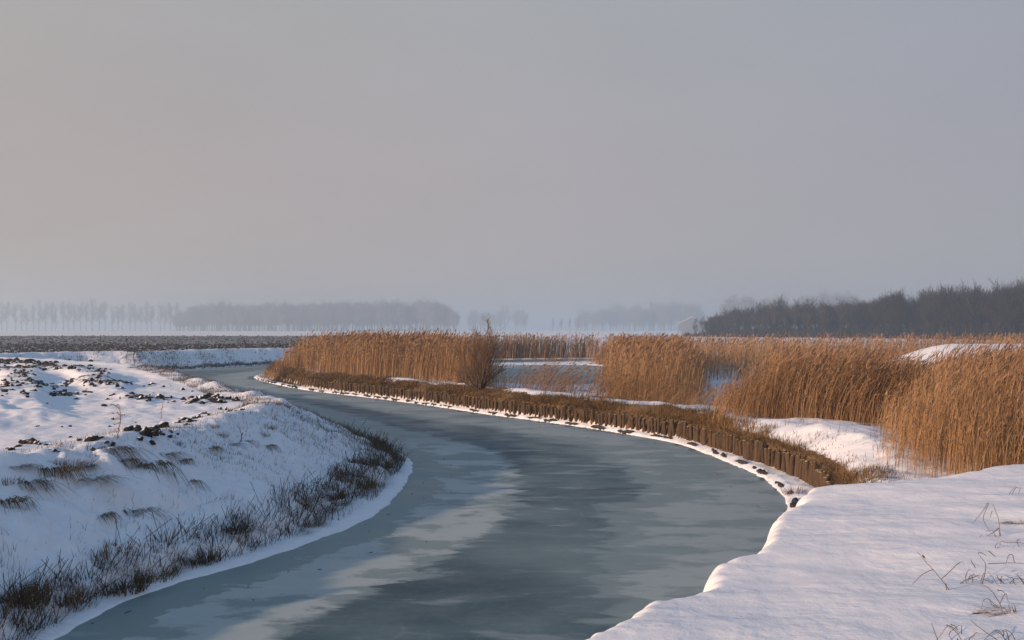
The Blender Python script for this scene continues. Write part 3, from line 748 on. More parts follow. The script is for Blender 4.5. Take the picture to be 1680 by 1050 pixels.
# ------------------------------------------------------------------ left bank vegetation
def shore_pt(u, line=OUT_SHORE):
    c = np.concatenate([[0], np.cumsum(np.linalg.norm(np.diff(line, axis=0), axis=1))])
    x0, y0 = np.interp(u, c, line[:, 0]), np.interp(u, c, line[:, 1])
    x1, y1 = np.interp(u + .2, c, line[:, 0]), np.interp(u + .2, c, line[:, 1])
    T = unit(np.stack([x1 - x0, y1 - y0], -1))
    return x0, y0, np.stack([-T[..., 1], T[..., 0]], -1)      # point and direction into the land

def tussock_mesh(seed, n=150, r=.16, h=.34, droop=(.5, -.1), dark=1.0, spread=.7, fall=None):
    g = np.random.default_rng(seed); b = Bag()
    a = g.uniform(0, 6.28, n); q = np.sqrt(g.random(n)) * r
    base = np.stack([np.cos(a) * q * 1.4, np.sin(a) * q, -.03 + 0 * q], 1)
    out = np.stack([np.cos(a), np.sin(a), 0 * a], 1) * g.uniform(.05, spread, n)[:, None]
    dr = out + np.array([[droop[0], droop[1], 0]]) * g.uniform(.2, 1.5, n)[:, None]
    tone = g.random((n, 1)) ** 1.5
    col = lerp(np.array([[.036, .022, .013]]), np.array([[.170, .105, .052]]), tone) * dark
    blades(b, base, g.uniform(.4, 1.15, n) * h, dr, g.uniform(.006, .013, n) * (1.5 if fall else 1), col, 4, fall=fall)
    me = b.mesh('tussock'); me.materials.append(M['grass']); return me
TUS = [tussock_mesh(300 + k, 330, .21, [.34, .26, .40, .30, .36][k], (.35, .05), [1, 1.5, 1.2, 1.9, 1.0][k], [.7, .9, .5, .8, .6][k]) for k in range(5)]
for q, (px, py, sc, lb) in enumerate([
        (30, 985, 1.35, 'bushy dark brown tussock in the lower left corner at the foot of the bank'),
        (100, 985, 1.15, 'dark tussock right of the corner one, low on the left bank'),
        (205, 940, 1.35, 'big dark tussock overhanging the ice edge in the lower left'),
        (258, 925, 1.25, 'big tussock joined to the right side of the lower left overhanging one'),
        (322, 905, 1.2, 'dark tussock midway along the left waterline above the widest milky ice'),
        (385, 868, 1.2, 'brown tussock set back from the ice beside a pale snow ledge'),
        (505, 848, 1.1, 'dark tussock at the near end of the snow shelf on the ice'),
        (548, 822, 1.0, 'dark tussock halfway along the snow shelf on the ice'),
        (598, 792, 1.15, 'dense tussock in the thick dark fringe where the bank turns'),
        (630, 762, 1.1, 'outermost dark tussock on the point of the left bank')]):
    x, y, z = ground_at(px, py, .25)
    tag(obj('grass_tussock', TUS[q % 5], None, None, (x, y, z), (0, 0, rng.uniform(0, 6.28)), (sc, sc, sc * .9)), lb, 'grass tussock', 'dark tussocks along the left waterline')
def fringe():
    b = Bag(); u = 48.0
    while u < 72:
        x0, y0, N_ = shore_pt(u)
        sh = 0.35 + 0.55 * math.exp(-((y0 - 18) / 3.2) ** 2) + rng.uniform(-.06, .38)
        x, y = x0 + N_[0] * sh, y0 + N_[1] * sh; sc = rng.uniform(.5, 1.25); n = int(170 * sc)
        a = rng.uniform(0, 6.28, n); q = np.sqrt(rng.random(n)) * .24 * sc
        bx, by = x + np.cos(a) * q * 1.3, y + np.sin(a) * q
        out = np.stack([np.cos(a), np.sin(a), 0 * a], 1) * rng.uniform(.05, .7, n)[:, None] + np.array([[rng.normal(.3, .3), rng.normal(0, .2), 0]]) * rng.uniform(.2, 1.4, n)[:, None]
        col = lerp(np.array([[.034, .021, .013]]), np.array([[.17, .105, .055]]), rng.random((n, 1)) ** 1.5) * rng.choice([.8, 1.0, 1.5, 2.0])
        blades(b, np.stack([bx, by, hgt(bx, by) - .03], 1), rng.uniform(.4, 1.15, n) * rng.uniform(.22, .40) * sc, out, rng.uniform(.005, .012, n), col, 4)
        u += rng.choice([.14, .26, .5], p=[.5, .35, .15])
    return tag(obj('waterline_grass', b.mesh('waterline_grass'), M['grass']), 'dark ragged grass fringe along the foot of the left bank', 'grass', kind='stuff')
fringe()
# drooping tufts high on the slope
DRO = [tussock_mesh(320 + k, 100, .20, [.48, .38, .55, .42][k], (.80, -.35), [1.5, 2.0, 1.3, 1.7][k], .32, fall=[1.05, .9, 1.1, .8][k]) for k in range(4)]
for (px, py, sc) in [(10, 830, 1.1), (45, 800, .9), (100, 805, 1.2), (150, 815, 1.0), (185, 790, 1.1), (200, 765, .9), (245, 770, 1.2), (270, 755, .8), (300, 765, .7), (30, 770, .7), (75, 775, .9),
                     (345, 745, .7), (380, 740, .6), (130, 785, .7), (310, 800, .6), (400, 735, .5), (440, 745, .55), (165, 850, .8), (215, 815, .9)]:
    x, y, z = ground_at(px, py - 12)
    o = obj('drooping_grass_tuft', DRO[rng.integers(4)], None, None, (x, y, z), (0, 0, rng.normal(0, .35)), (sc,) * 3)
    tag(o, 'brown grass tuft drooping down the upper slope of the left snowy bank', 'grass tuft', 'drooping tufts on the left bank')
# tawny tufts along the sunlit crest
CRE = [tussock_mesh(340 + k, 90, .13, .22, (.3, .1), 2.4) for k in range(3)]
for (px, py, sc) in [(442, 703, 1.0), (432, 706, .8), (365, 704, .9), (352, 707, .7), (225, 742, .9), (140, 750, 1.0), (120, 752, 1.1), (95, 757, .8), (455, 672, .9), (470, 668, .8), (430, 655, .9), (435, 662, .7), (290, 728, .7), (20, 765, .9),
                     (160, 592, 2.2), (175, 592, 2.0), (195, 592, 1.6)]:
    x, y, z = ground_at(px, py, 1.5)
    o = obj('crest_grass_tuft', CRE[rng.integers(3)], None, None, (x, y, z), (0, 0, rng.uniform(0, 6.28)), (sc,) * 3)
    tag(o, 'tawny grass tuft catching the sun on the crest of the left bank', 'grass tuft', 'sunlit tufts on the left crest')

def bank_stubble():
    b = Bag()
    n = 130000
    u = rng.uniform(47, 92, n)
    x0, y0, N_ = shore_pt(u)
    s = rng.uniform(.3, 4.3, n)
    x, y = x0 + N_[:, 0] * s, y0 + N_[:, 1] * s
    den = ss(-.75, .5, fbm(x * .8, y * .8, 231, 3)) ** 1.3 * (.42 + .5 * ss(19, 24, y) + 1.0 * ss(1.9, .5, s) * ss(-.25, .35, fbm(x * 1.6, y * 1.6, 233, 2)))
    k = rng.random(n) < den * .62
    x, y = x[k], y[k]; n = len(x); z = hgt(x, y); d = np.hypot(x, y)
    h = rng.uniform(.05, .20, n) * rng.uniform(.6, 1.3, n) * (1 + .9 * ss(2.2, .6, s[k]))
    dr = np.array([[.25, -.05, 0]]) * rng.uniform(-.4, 2.2, n)[:, None] + rdir(n) * rng.uniform(0, .5, n)[:, None]
    col = lerp(np.array([[.040, .030, .023]]), np.array([[.26, .20, .155]]), rng.random((n, 1)) ** 1.5)
    blades(b, np.stack([x, y, z - .01], 1), h, dr, .0032 + .00026 * d, col, 3)
    # long straight stems poking out of the tussocks at the waterline
    n = 1500
    u = rng.uniform(48, 70, n); x0, y0, N_ = shore_pt(u); s = rng.uniform(.15, 1.0, n) + .5 * np.exp(-((y0 - 18) / 3.2) ** 2)
    x, y = x0 + N_[:, 0] * s, y0 + N_[:, 1] * s; z = hgt(x, y)
    h = rng.uniform(.12, .34, n) * rng.choice([1, 1, 1.6], n)
    dr = np.array([[.35, .1, 0]]) * rng.normal(.4, .8, n)[:, None] + rdir(n) * .25
    col = lerp(np.array([[.03, .022, .016]]), np.array([[.10, .07, .045]]), rng.random((n, 1)))
    P = np.stack([x, y, z - .02], 1)[:, None] + (dr * h[:, None] + np.array([[0, 0, 1.0]]) * (h * .8)[:, None])[:, None] * np.linspace(0, 1, 3)[None, :, None]
    b.tubes(P, np.full((n, 3), .0028) + .00009 * np.hypot(x, y)[:, None], col, 3)
    return tag(obj('bank_stubble', b.mesh('bank_stubble'), M['grass']), 'thin dead stems poking through the snow of the left bank', 'grass', kind='stuff')
bank_stubble()

def far_bank_grass():
    b = Bag(); n = 20000
    L = np.concatenate([[0], np.cumsum(np.linalg.norm(np.diff(OUT_SHORE, axis=0), axis=1))])
    iF_ = int(np.argmin(np.hypot(OUT_SHORE[:, 0] + 36.5, OUT_SHORE[:, 1] - 70))); u = rng.uniform(L[iF_], L[iF_] + 48, n); x0, y0, N_ = shore_pt(u)
    s = np.where(rng.random(n) < .35, rng.uniform(.2, .75, n), rng.uniform(.4, 4.5, n))
    x, y = x0 + N_[:, 0] * s, y0 + N_[:, 1] * s
    k = (y > 60) & (rng.random(n) < ss(-.4, .4, fbm(x * .5, y * .5, 241, 3)) + (s < .6)); x, y = x[k], y[k]; n = len(x); z = hgt(x, y)
    h = rng.uniform(.10, .34, n) * np.where(s[k] < .8, 1.3, 1)
    col = lerp(np.array([[.020, .016, .014]]), np.array([[.10, .07, .048]]), rng.random((n, 1)) ** 1.5)
    blades(b, np.stack([x, y, z - .01], 1), h, np.array([[.5, 0, 0]]) * rng.uniform(0, 1.5, n)[:, None] + rdir(n) * .3, np.full(n, .045), col, 3)
    return tag(obj('far_bank_grass', b.mesh('far_bank_grass'), M['grass']), 'sparse dead grass on the snowy far bank of the bend', 'grass', kind='stuff')
far_bank_grass()

# ------------------------------------------------------------------ soil clods
def ico(sub=1):
    import bmesh
    bm = bmesh.new(); bmesh.ops.create_icosphere(bm, subdivisions=sub, radius=1.0)
    V = np.array([v.co[:] for v in bm.verts]); F = np.array([[v.index for v in f.verts] for f in bm.faces]); bm.free(); return V, F
IV, IF = ico(2); IV3, IF3 = ico(3)
def lump(seed, g):
    o = seed * 3.7
    V = IV * 1.0
    q = V @ np.linalg.qr(g.normal(0, 1, (3, 3)))[0]
    r = 1 + .45 * vnoise(q[:, 0] * 1.7 + o, q[:, 1] * 1.7 + q[:, 2] * 2.1, seed) + .30 * vnoise(q[:, 0] * 4 + o, q[:, 2] * 4 + q[:, 1] * 3, seed + 5) + g.normal(0, .10, len(q))
    return q * r[:, None]
def clod_mesh(seed):
    g = np.random.default_rng(seed); V, F = [], []
    n = int(g.integers(6, 10))
    for k in range(n):
        sz = g.uniform(.22, .62) if k else .72
        c = np.array([g.normal(0, .55), g.normal(0, .30), g.uniform(-.15, .15) - .25 * (k > 0)]) if k else np.array([0, 0, .05])
        V.append(lump(seed * 20 + k, g) * sz * np.array([[1.0, .8, g.uniform(.5, .85)]]) + c); F.append(IF + k * len(IV))
    me = mesh_np('clod', np.concatenate(V), np.concatenate(F), None, False); me.materials.append(M['clod']); return me
CL = [clod_mesh(k) for k in range(7)]
def clod(px, py, wpx, label=None, group=None):
    x, y, z = ground_at(px, py, 1.5)
    r = wpx / FPX * y * .5
    o = obj('soil_clod', CL[rng.integers(7)], None, None, (x, y, z + r * rng.uniform(.05, .3)), (rng.normal(0, .25), rng.normal(0, .25), rng.uniform(0, 6.28)), (r, r, r * rng.uniform(.7, 1.1)))
    tag(o, label or 'small dark soil clod in the ridges of the snowy left field', 'soil clod', group or 'small clods scattered on the snowy field')
clod(152, 722, 26, 'rounded brown soil clod left of the lone dry weed')
clod(222, 708, 34, 'biggest dark soil clod of the heap right of the lone dry weed')
clod(240, 715, 32, 'low broken clod in front of the biggest clod of the heap')
clod(212, 716, 20, 'clod at the left foot of the dark heap by the weed')
clod(268, 701, 26, 'rounded clod at the right end of the dark heap')
clod(255, 709, 22, 'clod wedged between the big clod and the rounded right one')
for (px, py, w) in [(292, 693, 16), (301, 690, 14), (310, 692, 13), (318, 687, 12), (326, 685, 10), (305, 697, 10), (335, 679, 14), (348, 683, 11), (380, 675, 12), (362, 672, 9), (370, 673, 8), (395, 673, 9),
                    (320, 658, 18), (332, 655, 20), (345, 652, 18), (355, 656, 22), (362, 660, 14), (375, 655, 16), (388, 658, 12), (312, 662, 12), (262, 654, 17), (285, 660, 9), (233, 655, 12), (225, 650, 10), (186, 648, 10), (175, 655, 9),
                    (140, 628, 9), (150, 625, 11), (165, 629, 12), (178, 631, 9), (192, 634, 13), (200, 638, 9), (120, 605, 14), (128, 607, 9), (92, 606, 12), (100, 605, 9), (40, 606, 10), (88, 650, 8), (105, 645, 12), (125, 655, 9),
                    (20, 640, 10), (32, 633, 9), (60, 636, 11), (45, 652, 8), (8, 625, 9), (250, 630, 9), (268, 635, 8), (300, 640, 9), (175, 722, 9), (185, 720, 12), (130, 722, 11), (115, 718, 9), (60, 728, 14), (45, 727, 18), (30, 733, 10), (75, 730, 9), (20, 738, 12), (90, 740, 9), (10, 736, 8),
                    (280, 708, 9), (292, 706, 7), (250, 722, 9), (230, 722, 8), (115, 700, 6), (60, 700, 5), (185, 688, 6), (180, 700, 7)]:
    clod(px, py, w * 1.05)

def clod_field():
    n = 17000
    y = np.concatenate([rng.uniform(46, 120, n), rng.uniform(120, 300, 6000)]); x = (rng.uniform(-30, 7, len(y)) / 32.0) * y * .66
    z, soil = hgt(x, y), hgt(x, y, gsoil)
    # crumbs along the drifts of the near field
    yn = rng.uniform(15, 60, 16000); xn = (-rng.uniform(.15, .68, 16000)) * yn; sn = hgt(xn, yn, gsoil)
    kn = (rng.random(16000) < ss(.10, .4, sn) * .42 + .004) & (hgt(xn, yn) > 1.3)
    x, y = np.concatenate([x, xn[kn]]), np.concatenate([y, yn[kn]]); soil = np.concatenate([soil, np.full(kn.sum(), 1.0)]); z = hgt(x, y)
    k = rng.random(len(x)) < ss(.1, .85, soil); x, y, z = x[k], y[k], z[k]; n = len(x)
    r = rng.uniform(.04, .14, n) * rng.uniform(.6, 1.2, n) * (1 + y / 400) * np.where(y < 48, .55, 1)
    IV1, IF1 = ico(1)
    jit = 1 + rng.normal(0, .22, (n, len(IV1), 1))
    a = rng.uniform(0, 6.28, n); ca, sa = np.cos(a), np.sin(a)
    V = IV1[None] * jit * np.array([1.25, 1, .75])
    V = np.stack([V[..., 0] * ca[:, None] - V[..., 1] * sa[:, None], V[..., 0] * sa[:, None] + V[..., 1] * ca[:, None], V[..., 2]], -1)
    V = V * r[:, None, None] + np.stack([x, y, z + r * .2], 1)[:, None]
    F = (IF1[None] + (np.arange(n) * len(IV1))[:, None, None]).reshape(-1, 3)
    me = mesh_np('ploughed_clods', V.reshape(-1, 3), F)
    return tag(obj('ploughed_clods', me, M['clodfar']), 'dark frozen clods and crumbs of the ploughed left fields', 'soil', kind='stuff')
clod_field()
#@@PART3
# ------------------------------------------------------------------ bare willow bush on the strip
def grow(par, n, g, tlo, thi, ang, length, rad, K=4, wig=.06, up=.25, wind=(0, 0, 0)):
    """children of the polylines par=(P,R): n per parent"""
    P, R = par; N, KK, _ = P.shape
    idx = np.repeat(np.arange(N), n); m = len(idx)
    t = g.uniform(tlo, thi, m) * (KK - 1); i = np.minimum(t.astype(int), KK - 2); f = t - i
    S = P[idx, i] * (1 - f)[:, None] + P[idx, i + 1] * f[:, None]
    r0 = R[idx, i] * (1 - f) + R[idx, i + 1] * f
    T = unit(P[idx, i + 1] - P[idx, i])
    q = unit(g.normal(0, 1, (m, 3))); q = unit(q - T * (q * T).sum(1, keepdims=True))
    a = np.radians(g.uniform(ang[0], ang[1], m))
    D = unit(T * np.cos(a)[:, None] + q * np.sin(a)[:, None] + np.array([[0, 0, up]]) + np.array([wind]))
    L = np.linalg.norm(P[idx, -1] - P[idx, 0], axis=1) * g.uniform(length[0], length[1], m) * (1.15 - .5 * t / (KK - 1))
    k = np.linspace(0, 1, K)
    Q = S[:, None] + D[:, None] * (L[:, None] * k)[:, :, None] + np.array([0, 0, 1.0])[None, None] * (L[:, None] * .18 * k ** 2)[:, :, None]
    Q[:, 1:] += g.normal(0, 1, (m, K - 1, 3)) * (L[:, None, None] * wig)
    RR = (np.minimum(r0 * .7, rad[1]) * 1.0)[:, None] * np.linspace(1, .35, K)[None]
    return Q, np.maximum(RR, rad[0])

def willow_bush():
    g = np.random.default_rng(5)
    x, y, z = ground_at(787, 651, .75)
    o = obj('bare_willow_bush', None, loc=(x, y, z))
    tag(o, 'bare many-stemmed willow bush on the strip above the timber piles', 'bush')
    n = 20
    a = g.uniform(0, 6.28, n); th = np.abs(g.normal(0, .68, n)) + .05
    k = np.linspace(0, 1, 6); H = g.uniform(1.25, 2.2, n) * np.cos(th * .35)
    D = np.stack([np.cos(a) * np.sin(th), np.sin(a) * np.sin(th) * .8, np.cos(th)], 1)
    P = np.stack([np.cos(a) * .12, np.sin(a) * .12, -.05 + 0 * a], 1)[:, None] + D[:, None] * (H[:, None] * k)[:, :, None]
    P[:, 1:] += g.normal(0, .035, (n, 5, 3)); P[:, :, 2] += (.15 * H[:, None] * k ** 2)
    R = np.linspace(1, .28, 6)[None] * g.uniform(.022, .042, n)[:, None]
    b = Bag(); cb = np.array([[.08, .052, .036]])
    b.tubes(P, R, np.repeat(cb, n, 0), 6)
    obj('stem', b.mesh('stem', True), M['bark'], o)
    B = grow((P, R), 6, g, .2, .95, (18, 50), (.3, .55), (.009, .014))
    b = Bag(); b.tubes(B[0], B[1], np.repeat(cb * 1.25, len(B[0]), 0), 4)
    obj('branch', b.mesh('branch', True), M['bark'], o)
    C = grow(B, 6, g, .25, 1, (15, 45), (.35, .7), (.006, .007))
    b = Bag(); b.tubes(C[0], C[1], np.repeat(np.array([[.20, .12, .07]]), len(C[0]), 0), 3)
    obj('twig', b.mesh('twig'), M['bark'], o)
willow_bush()

# ------------------------------------------------------------------ far trees
def tree_meshes(seed, H, spread=1.0, slim=1.0, lim=14, nb=5, nt=6, clear=.3, tw=.07, frost=False):
    g = np.random.default_rng(seed)
    k = np.linspace(0, 1, 7)
    P = np.zeros((1, 7, 3)); P[0, :, 2] = k * H * .93 - .3; P[0, 1:, :2] += g.normal(0, .012 * H, (6, 2))
    R = (np.linspace(1, .15, 7) * H * .017)[None]
    A = grow((P, R), lim, g, clear, .97, (28, 62), (.24 * spread, .46 * spread), (.05, H * .008), up=.45 / slim)
    B = grow(A, nb, g, .25, 1, (20, 55), (.35, .65), (.035, .05), up=.3)
    C = grow(B, nt, g, .2, 1, (15, 60), (.45, .9), (.02, .03), K=3, up=.2)
    c0 = np.array([[.045, .036, .031]]) if not frost else np.array([[.16, .16, .165]])  # paler hoarfrost bark also carries distance haze painted into the colour
    b = Bag(); b.tubes(P, R, c0, 6); b.tubes(A[0], A[1], np.repeat(c0, len(A[0]), 0), 4)
    c = Bag(); b2 = np.repeat(c0 * 1.1, len(B[0]), 0)
    c.ribbons(B[0], B[1] * 2, g.normal(0, 1, (len(B[0]), 3)), b2)
    c.ribbons(C[0], np.full(C[1].shape, tw) * np.array([[1, .8, .4]]), g.normal(0, 1, (len(C[0]), 3)), np.repeat(c0 * 1.25, len(C[0]), 0))
    return b, c
class TreeKind:
    def __init__(s, *a, **k):
        s.b, s.c = tree_meshes(*a, **k)
        s.tm, s.cm = s.b.mesh('trunk', True), s.c.mesh('crown')
        s.tm.materials.append(M['bark']); s.cm.materials.append(M['bark'])
WOOD = [TreeKind(400 + i, 16, [1.0, 1.2, .9, 1.1][i], 1, 16, 6, 5, .28, .09) for i in range(4)]
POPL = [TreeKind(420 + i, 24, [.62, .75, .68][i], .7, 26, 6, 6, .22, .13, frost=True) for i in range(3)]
def gz_at(x, y): return float(hgt(np.array([x]), np.array([y]))[0])
def tree(kind, name, px, d, sc, label, group):
    x = (px - 840) / FPX * d
    o = obj(name, None, loc=(x, d, gz_at(x, d)), rot=(0, 0, rng.uniform(0, 6.28)), scale=(sc, sc, sc))
    obj('trunk', kind.tm, None, o); obj('crown', kind.cm, None, o)
    return tag(o, label, 'tree', group)
def gn_group(col):
    ng = bpy.data.node_groups.new('scatter_trees', 'GeometryNodeTree')
    ng.interface.new_socket('Geometry', in_out='INPUT', socket_type='NodeSocketGeometry')
    ng.interface.new_socket('Geometry', in_out='OUTPUT', socket_type='NodeSocketGeometry')
    N, L = ng.nodes, ng.links
    gi, go = N.new('NodeGroupInput'), N.new('NodeGroupOutput')
    ci = N.new('GeometryNodeCollectionInfo'); ci.inputs['Collection'].default_value = col
    ci.inputs['Separate Children'].default_value = True; ci.inputs['Reset Children'].default_value = True
    ip = N.new('GeometryNodeInstanceOnPoints'); ip.inputs['Pick Instance'].default_value = True
    def at_(n, ty):
        q = N.new('GeometryNodeInputNamedAttribute'); q.data_type = ty; q.inputs['Name'].default_value = n; return q.outputs['Attribute']
    cx = N.new('ShaderNodeCombineXYZ'); L.new(at_('rz', 'FLOAT'), cx.inputs['Z'])
    L.new(gi.outputs[0], ip.inputs['Points']); L.new(ci.outputs[0], ip.inputs['Instance'])
    L.new(at_('pi', 'INT'), ip.inputs['Instance Index']); L.new(cx.outputs[0], ip.inputs['Rotation']); L.new(at_('sc', 'FLOAT'), ip.inputs['Scale'])
    L.new(ip.outputs[0], go.inputs[0])
    return ng
def proto_collection(name, meshes, mat):
    c = bpy.data.collections.new(name)
    for i, m in enumerate(meshes):
        if not m.materials: m.materials.append(mat)
        c.objects.link(bpy.data.objects.new('%s_%02d' % (name, i), m))
    return c
def thicket_mesh(seed):
    """undergrowth between the trunks"""
    g = np.random.default_rng(seed); b = Bag(); m = 90
    a = g.uniform(0, 6.28, m); q = np.sqrt(g.random(m)) * 4.0; h = g.uniform(1.5, 7.5, m) * g.uniform(.5, 1, m)
    tip = np.stack([np.cos(a * 3), np.sin(a * 5), 0 * a], 1) * (h * .35)[:, None] + np.array([[0, 0, 1.0]]) * h[:, None]
    P = np.stack([np.cos(a) * q, np.sin(a) * q, 0 * a - .2], 1)[:, None] + tip[:, None] * np.linspace(0, 1, 3)[None, :, None]
    b.ribbons(P, np.array([[.34, .28, .10]]) * g.uniform(.5, 1.3, m)[:, None], g.normal(0, 1, (m, 3)), np.full((m, 3), .020))
    return b.mesh('thicket')
def whole_tree(seed, H, *a, dark=1.0, **k):
    b, c = tree_meshes(seed, H, *a, **k)
    n = sum(len(v) for v in b.V)
    return mesh_np('tree', np.concatenate(b.V + c.V), np.concatenate(b.F4 + [f + n for f in c.F4]), np.concatenate(b.C + c.C) * dark)
MASS = [whole_tree(460 + i, 16, [1.25, 1.4, 1.1, 1.3, 1.2][i], 1.6, 20, 6, 6, .18, .13, dark=.55) for i in range(5)]
THIC = [thicket_mesh(480 + i) for i in range(3)]
HAZE_PALE = [whole_tree(460 + i, 16, [1.25, 1.4, 1.1, 1.3, 1.2][i], 1.6, 20, 6, 6, .18, .13, dark=1.15, frost=True) for i in range(5)]  # bark lightened so far woods fade: haze put into the colour
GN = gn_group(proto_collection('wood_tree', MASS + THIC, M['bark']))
GNF = gn_group(proto_collection('haze_pale_tree', HAZE_PALE + THIC, M['bark']))
def wood_mass(name, label, spots, thick=2, gn=None):
    """far wood that reads as one mass"""
    P, sc, pi = [], [], []
    for (x, y, k) in spots:
        P.append((x, y)); sc.append(k); pi.append(rng.integers(5))
        for _ in range(thick):
            P.append((x + rng.normal(0, 4), y + rng.normal(0, 4))); sc.append(k * rng.uniform(.8, 1.25)); pi.append(5 + rng.integers(3))
    P = np.array(P)
    me = bpy.data.meshes.new(name); me.vertices.add(len(P)); me.vertices.foreach_set('co', np.stack([P[:, 0], P[:, 1], hgt(P[:, 0], P[:, 1])], 1).astype(np.float32).ravel())
    for n_, ty, v in (('sc', 'FLOAT', sc), ('rz', 'FLOAT', rng.uniform(0, 6.28, len(P))), ('pi', 'INT', pi)):
        q = me.attributes.new(n_, ty, 'POINT'); q.data.foreach_set('value', np.array(v, np.int32 if ty == 'INT' else np.float32))
    me.materials.append(M['bark'])
    o = obj(name, me); md = o.modifiers.new('scatter', 'NODES'); md.node_group = gn or GN
    return tag(o, label, 'wood', kind='stuff')
def line_spots(px0, px1, d0, d1, n, depth, s0, s1, jit=.14):
    o = []
    for i in range(n):
        t = rng.random(); px = lerp(px0, px1, t); d = lerp(d0, d1, t) + rng.uniform(0, depth)
        o.append(((px - 840) / FPX * d, d, lerp(s0, s1, t) * rng.normal(1, jit) * (1 - .35 * max(0, 1 - min(t, 1 - t) / .07))))
    return o
ORD = ['first', 'second', 'third', 'fourth', 'fifth', 'sixth', 'seventh', 'eighth', 'ninth', 'tenth', 'eleventh', 'twelfth', 'thirteenth', 'fourteenth', 'fifteenth', 'sixteenth', 'seventeenth', 'eighteenth', 'nineteenth', 'twentieth',
       'twenty-first', 'twenty-second', 'twenty-third', 'twenty-fourth', 'twenty-fifth', 'twenty-sixth', 'twenty-seventh', 'twenty-eighth', 'twenty-ninth', 'thirtieth']
# right wood
wood_mass('right_wood', 'dark leafless wood along the right horizon behind the reeds', line_spots(1158, 1800, 285, 180, 330, 36, .395, .66, .09), 3)
for i, (px, sc) in enumerate([(1141, .55), (1152, .62), (1163, .66), (1178, .70), (1192, .78), (1205, .72), (1221, .80), (1238, .74), (1256, .88), (1270, .95), (1288, .92), (1305, .90), (1326, 1.02), (1352, .92), (1380, .96)]):
    tree(WOOD[i % 4], 'bare_tree', px, lerp(290, 245, (px - 1140) / 240) - 5, sc * .55,
         'short leafless tree standing clear at the left tip of the right wood' if i == 0 else ORD[i] + ' bare tree from the left along the front edge of the right wood', 'bare trees on the edge of the right wood')
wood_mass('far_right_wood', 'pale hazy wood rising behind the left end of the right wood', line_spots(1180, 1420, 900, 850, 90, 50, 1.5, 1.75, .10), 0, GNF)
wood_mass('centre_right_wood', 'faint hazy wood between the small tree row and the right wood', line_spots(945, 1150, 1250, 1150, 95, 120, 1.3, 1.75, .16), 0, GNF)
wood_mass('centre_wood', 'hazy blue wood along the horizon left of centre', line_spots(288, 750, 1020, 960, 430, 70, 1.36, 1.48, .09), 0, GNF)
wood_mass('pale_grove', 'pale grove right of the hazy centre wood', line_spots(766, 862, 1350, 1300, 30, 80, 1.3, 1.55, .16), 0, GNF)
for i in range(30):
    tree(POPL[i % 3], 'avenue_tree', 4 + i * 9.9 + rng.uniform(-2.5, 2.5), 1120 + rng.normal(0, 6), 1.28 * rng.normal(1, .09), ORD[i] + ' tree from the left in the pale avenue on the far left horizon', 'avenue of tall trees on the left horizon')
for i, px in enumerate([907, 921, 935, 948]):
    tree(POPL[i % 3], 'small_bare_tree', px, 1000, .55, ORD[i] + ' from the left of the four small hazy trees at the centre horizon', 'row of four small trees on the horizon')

# ------------------------------------------------------------------ barn left of the wood
def barn():
    d = 900.0; x0 = (1135 - 840) / FPX * d; z0 = gz_at(x0, d)
    o = obj('barn', None, loc=(x0, d, z0), rot=(0, 0, math.radians(-10.9)))
    tag(o, 'gabled barn with snowy roof half hidden left of the right wood', 'barn')
    w, L, e, r = 13.0, 26.0, 8.0, 14.2
    V = [(-w, 0, -.5), (w, 0, -.5), (w, 0, e), (0, 0, r), (-w, 0, e), (-w, L, -.5), (w, L, -.5), (w, L, e), (0, L, r), (-w, L, e)]
    me = mesh_np('wall', V, [np.array([(0, 4, 9, 5), (1, 6, 7, 2)]), np.array([(0, 1, 2, 3, 4), (6, 5, 9, 8, 7)])])
    g = G('barn_boards'); obj('wall', me, g.fin(g.mix(g.noise(g.mp(g.objc(), (4, 4, .3)), 1, 3), (.06, .055, .055), (.11, .10, .10)), .85), o)
    rv, rf = [], []
    for sx in (-1, 1):
        n = len(rv)
        for yy in (-.6, L + .6):
            for (xx, zz) in ((0, r + .02), (sx * (w + .7), e - .45), (sx * (w + .7), e - .10), (0, r + .42)):
                rv.append((xx, yy, zz))
        rf += [(n, n + 1, n + 5, n + 4), (n + 1, n + 2, n + 6, n + 5), (n + 2, n + 3, n + 7, n + 6), (n, n + 3, n + 2, n + 1), (n + 4, n + 5, n + 6, n + 7)]
    g = G('roof_snow'); obj('roof', mesh_np('roof', rv, np.array(rf)), g.fin(SNOW, .7), o)
    g = G('barn_door'); dv = [(x, y, z) for x in (-2, 2) for y in (-.12, -.02) for z in (-.3, 3.8)]
    obj('door', mesh_np('door', dv, np.array([(0, 1, 3, 2), (4, 6, 7, 5), (0, 4, 5, 1), (2, 3, 7, 6), (1, 5, 7, 3), (0, 2, 6, 4)])), g.fin((.08, .07, .06), .8), o)
barn()

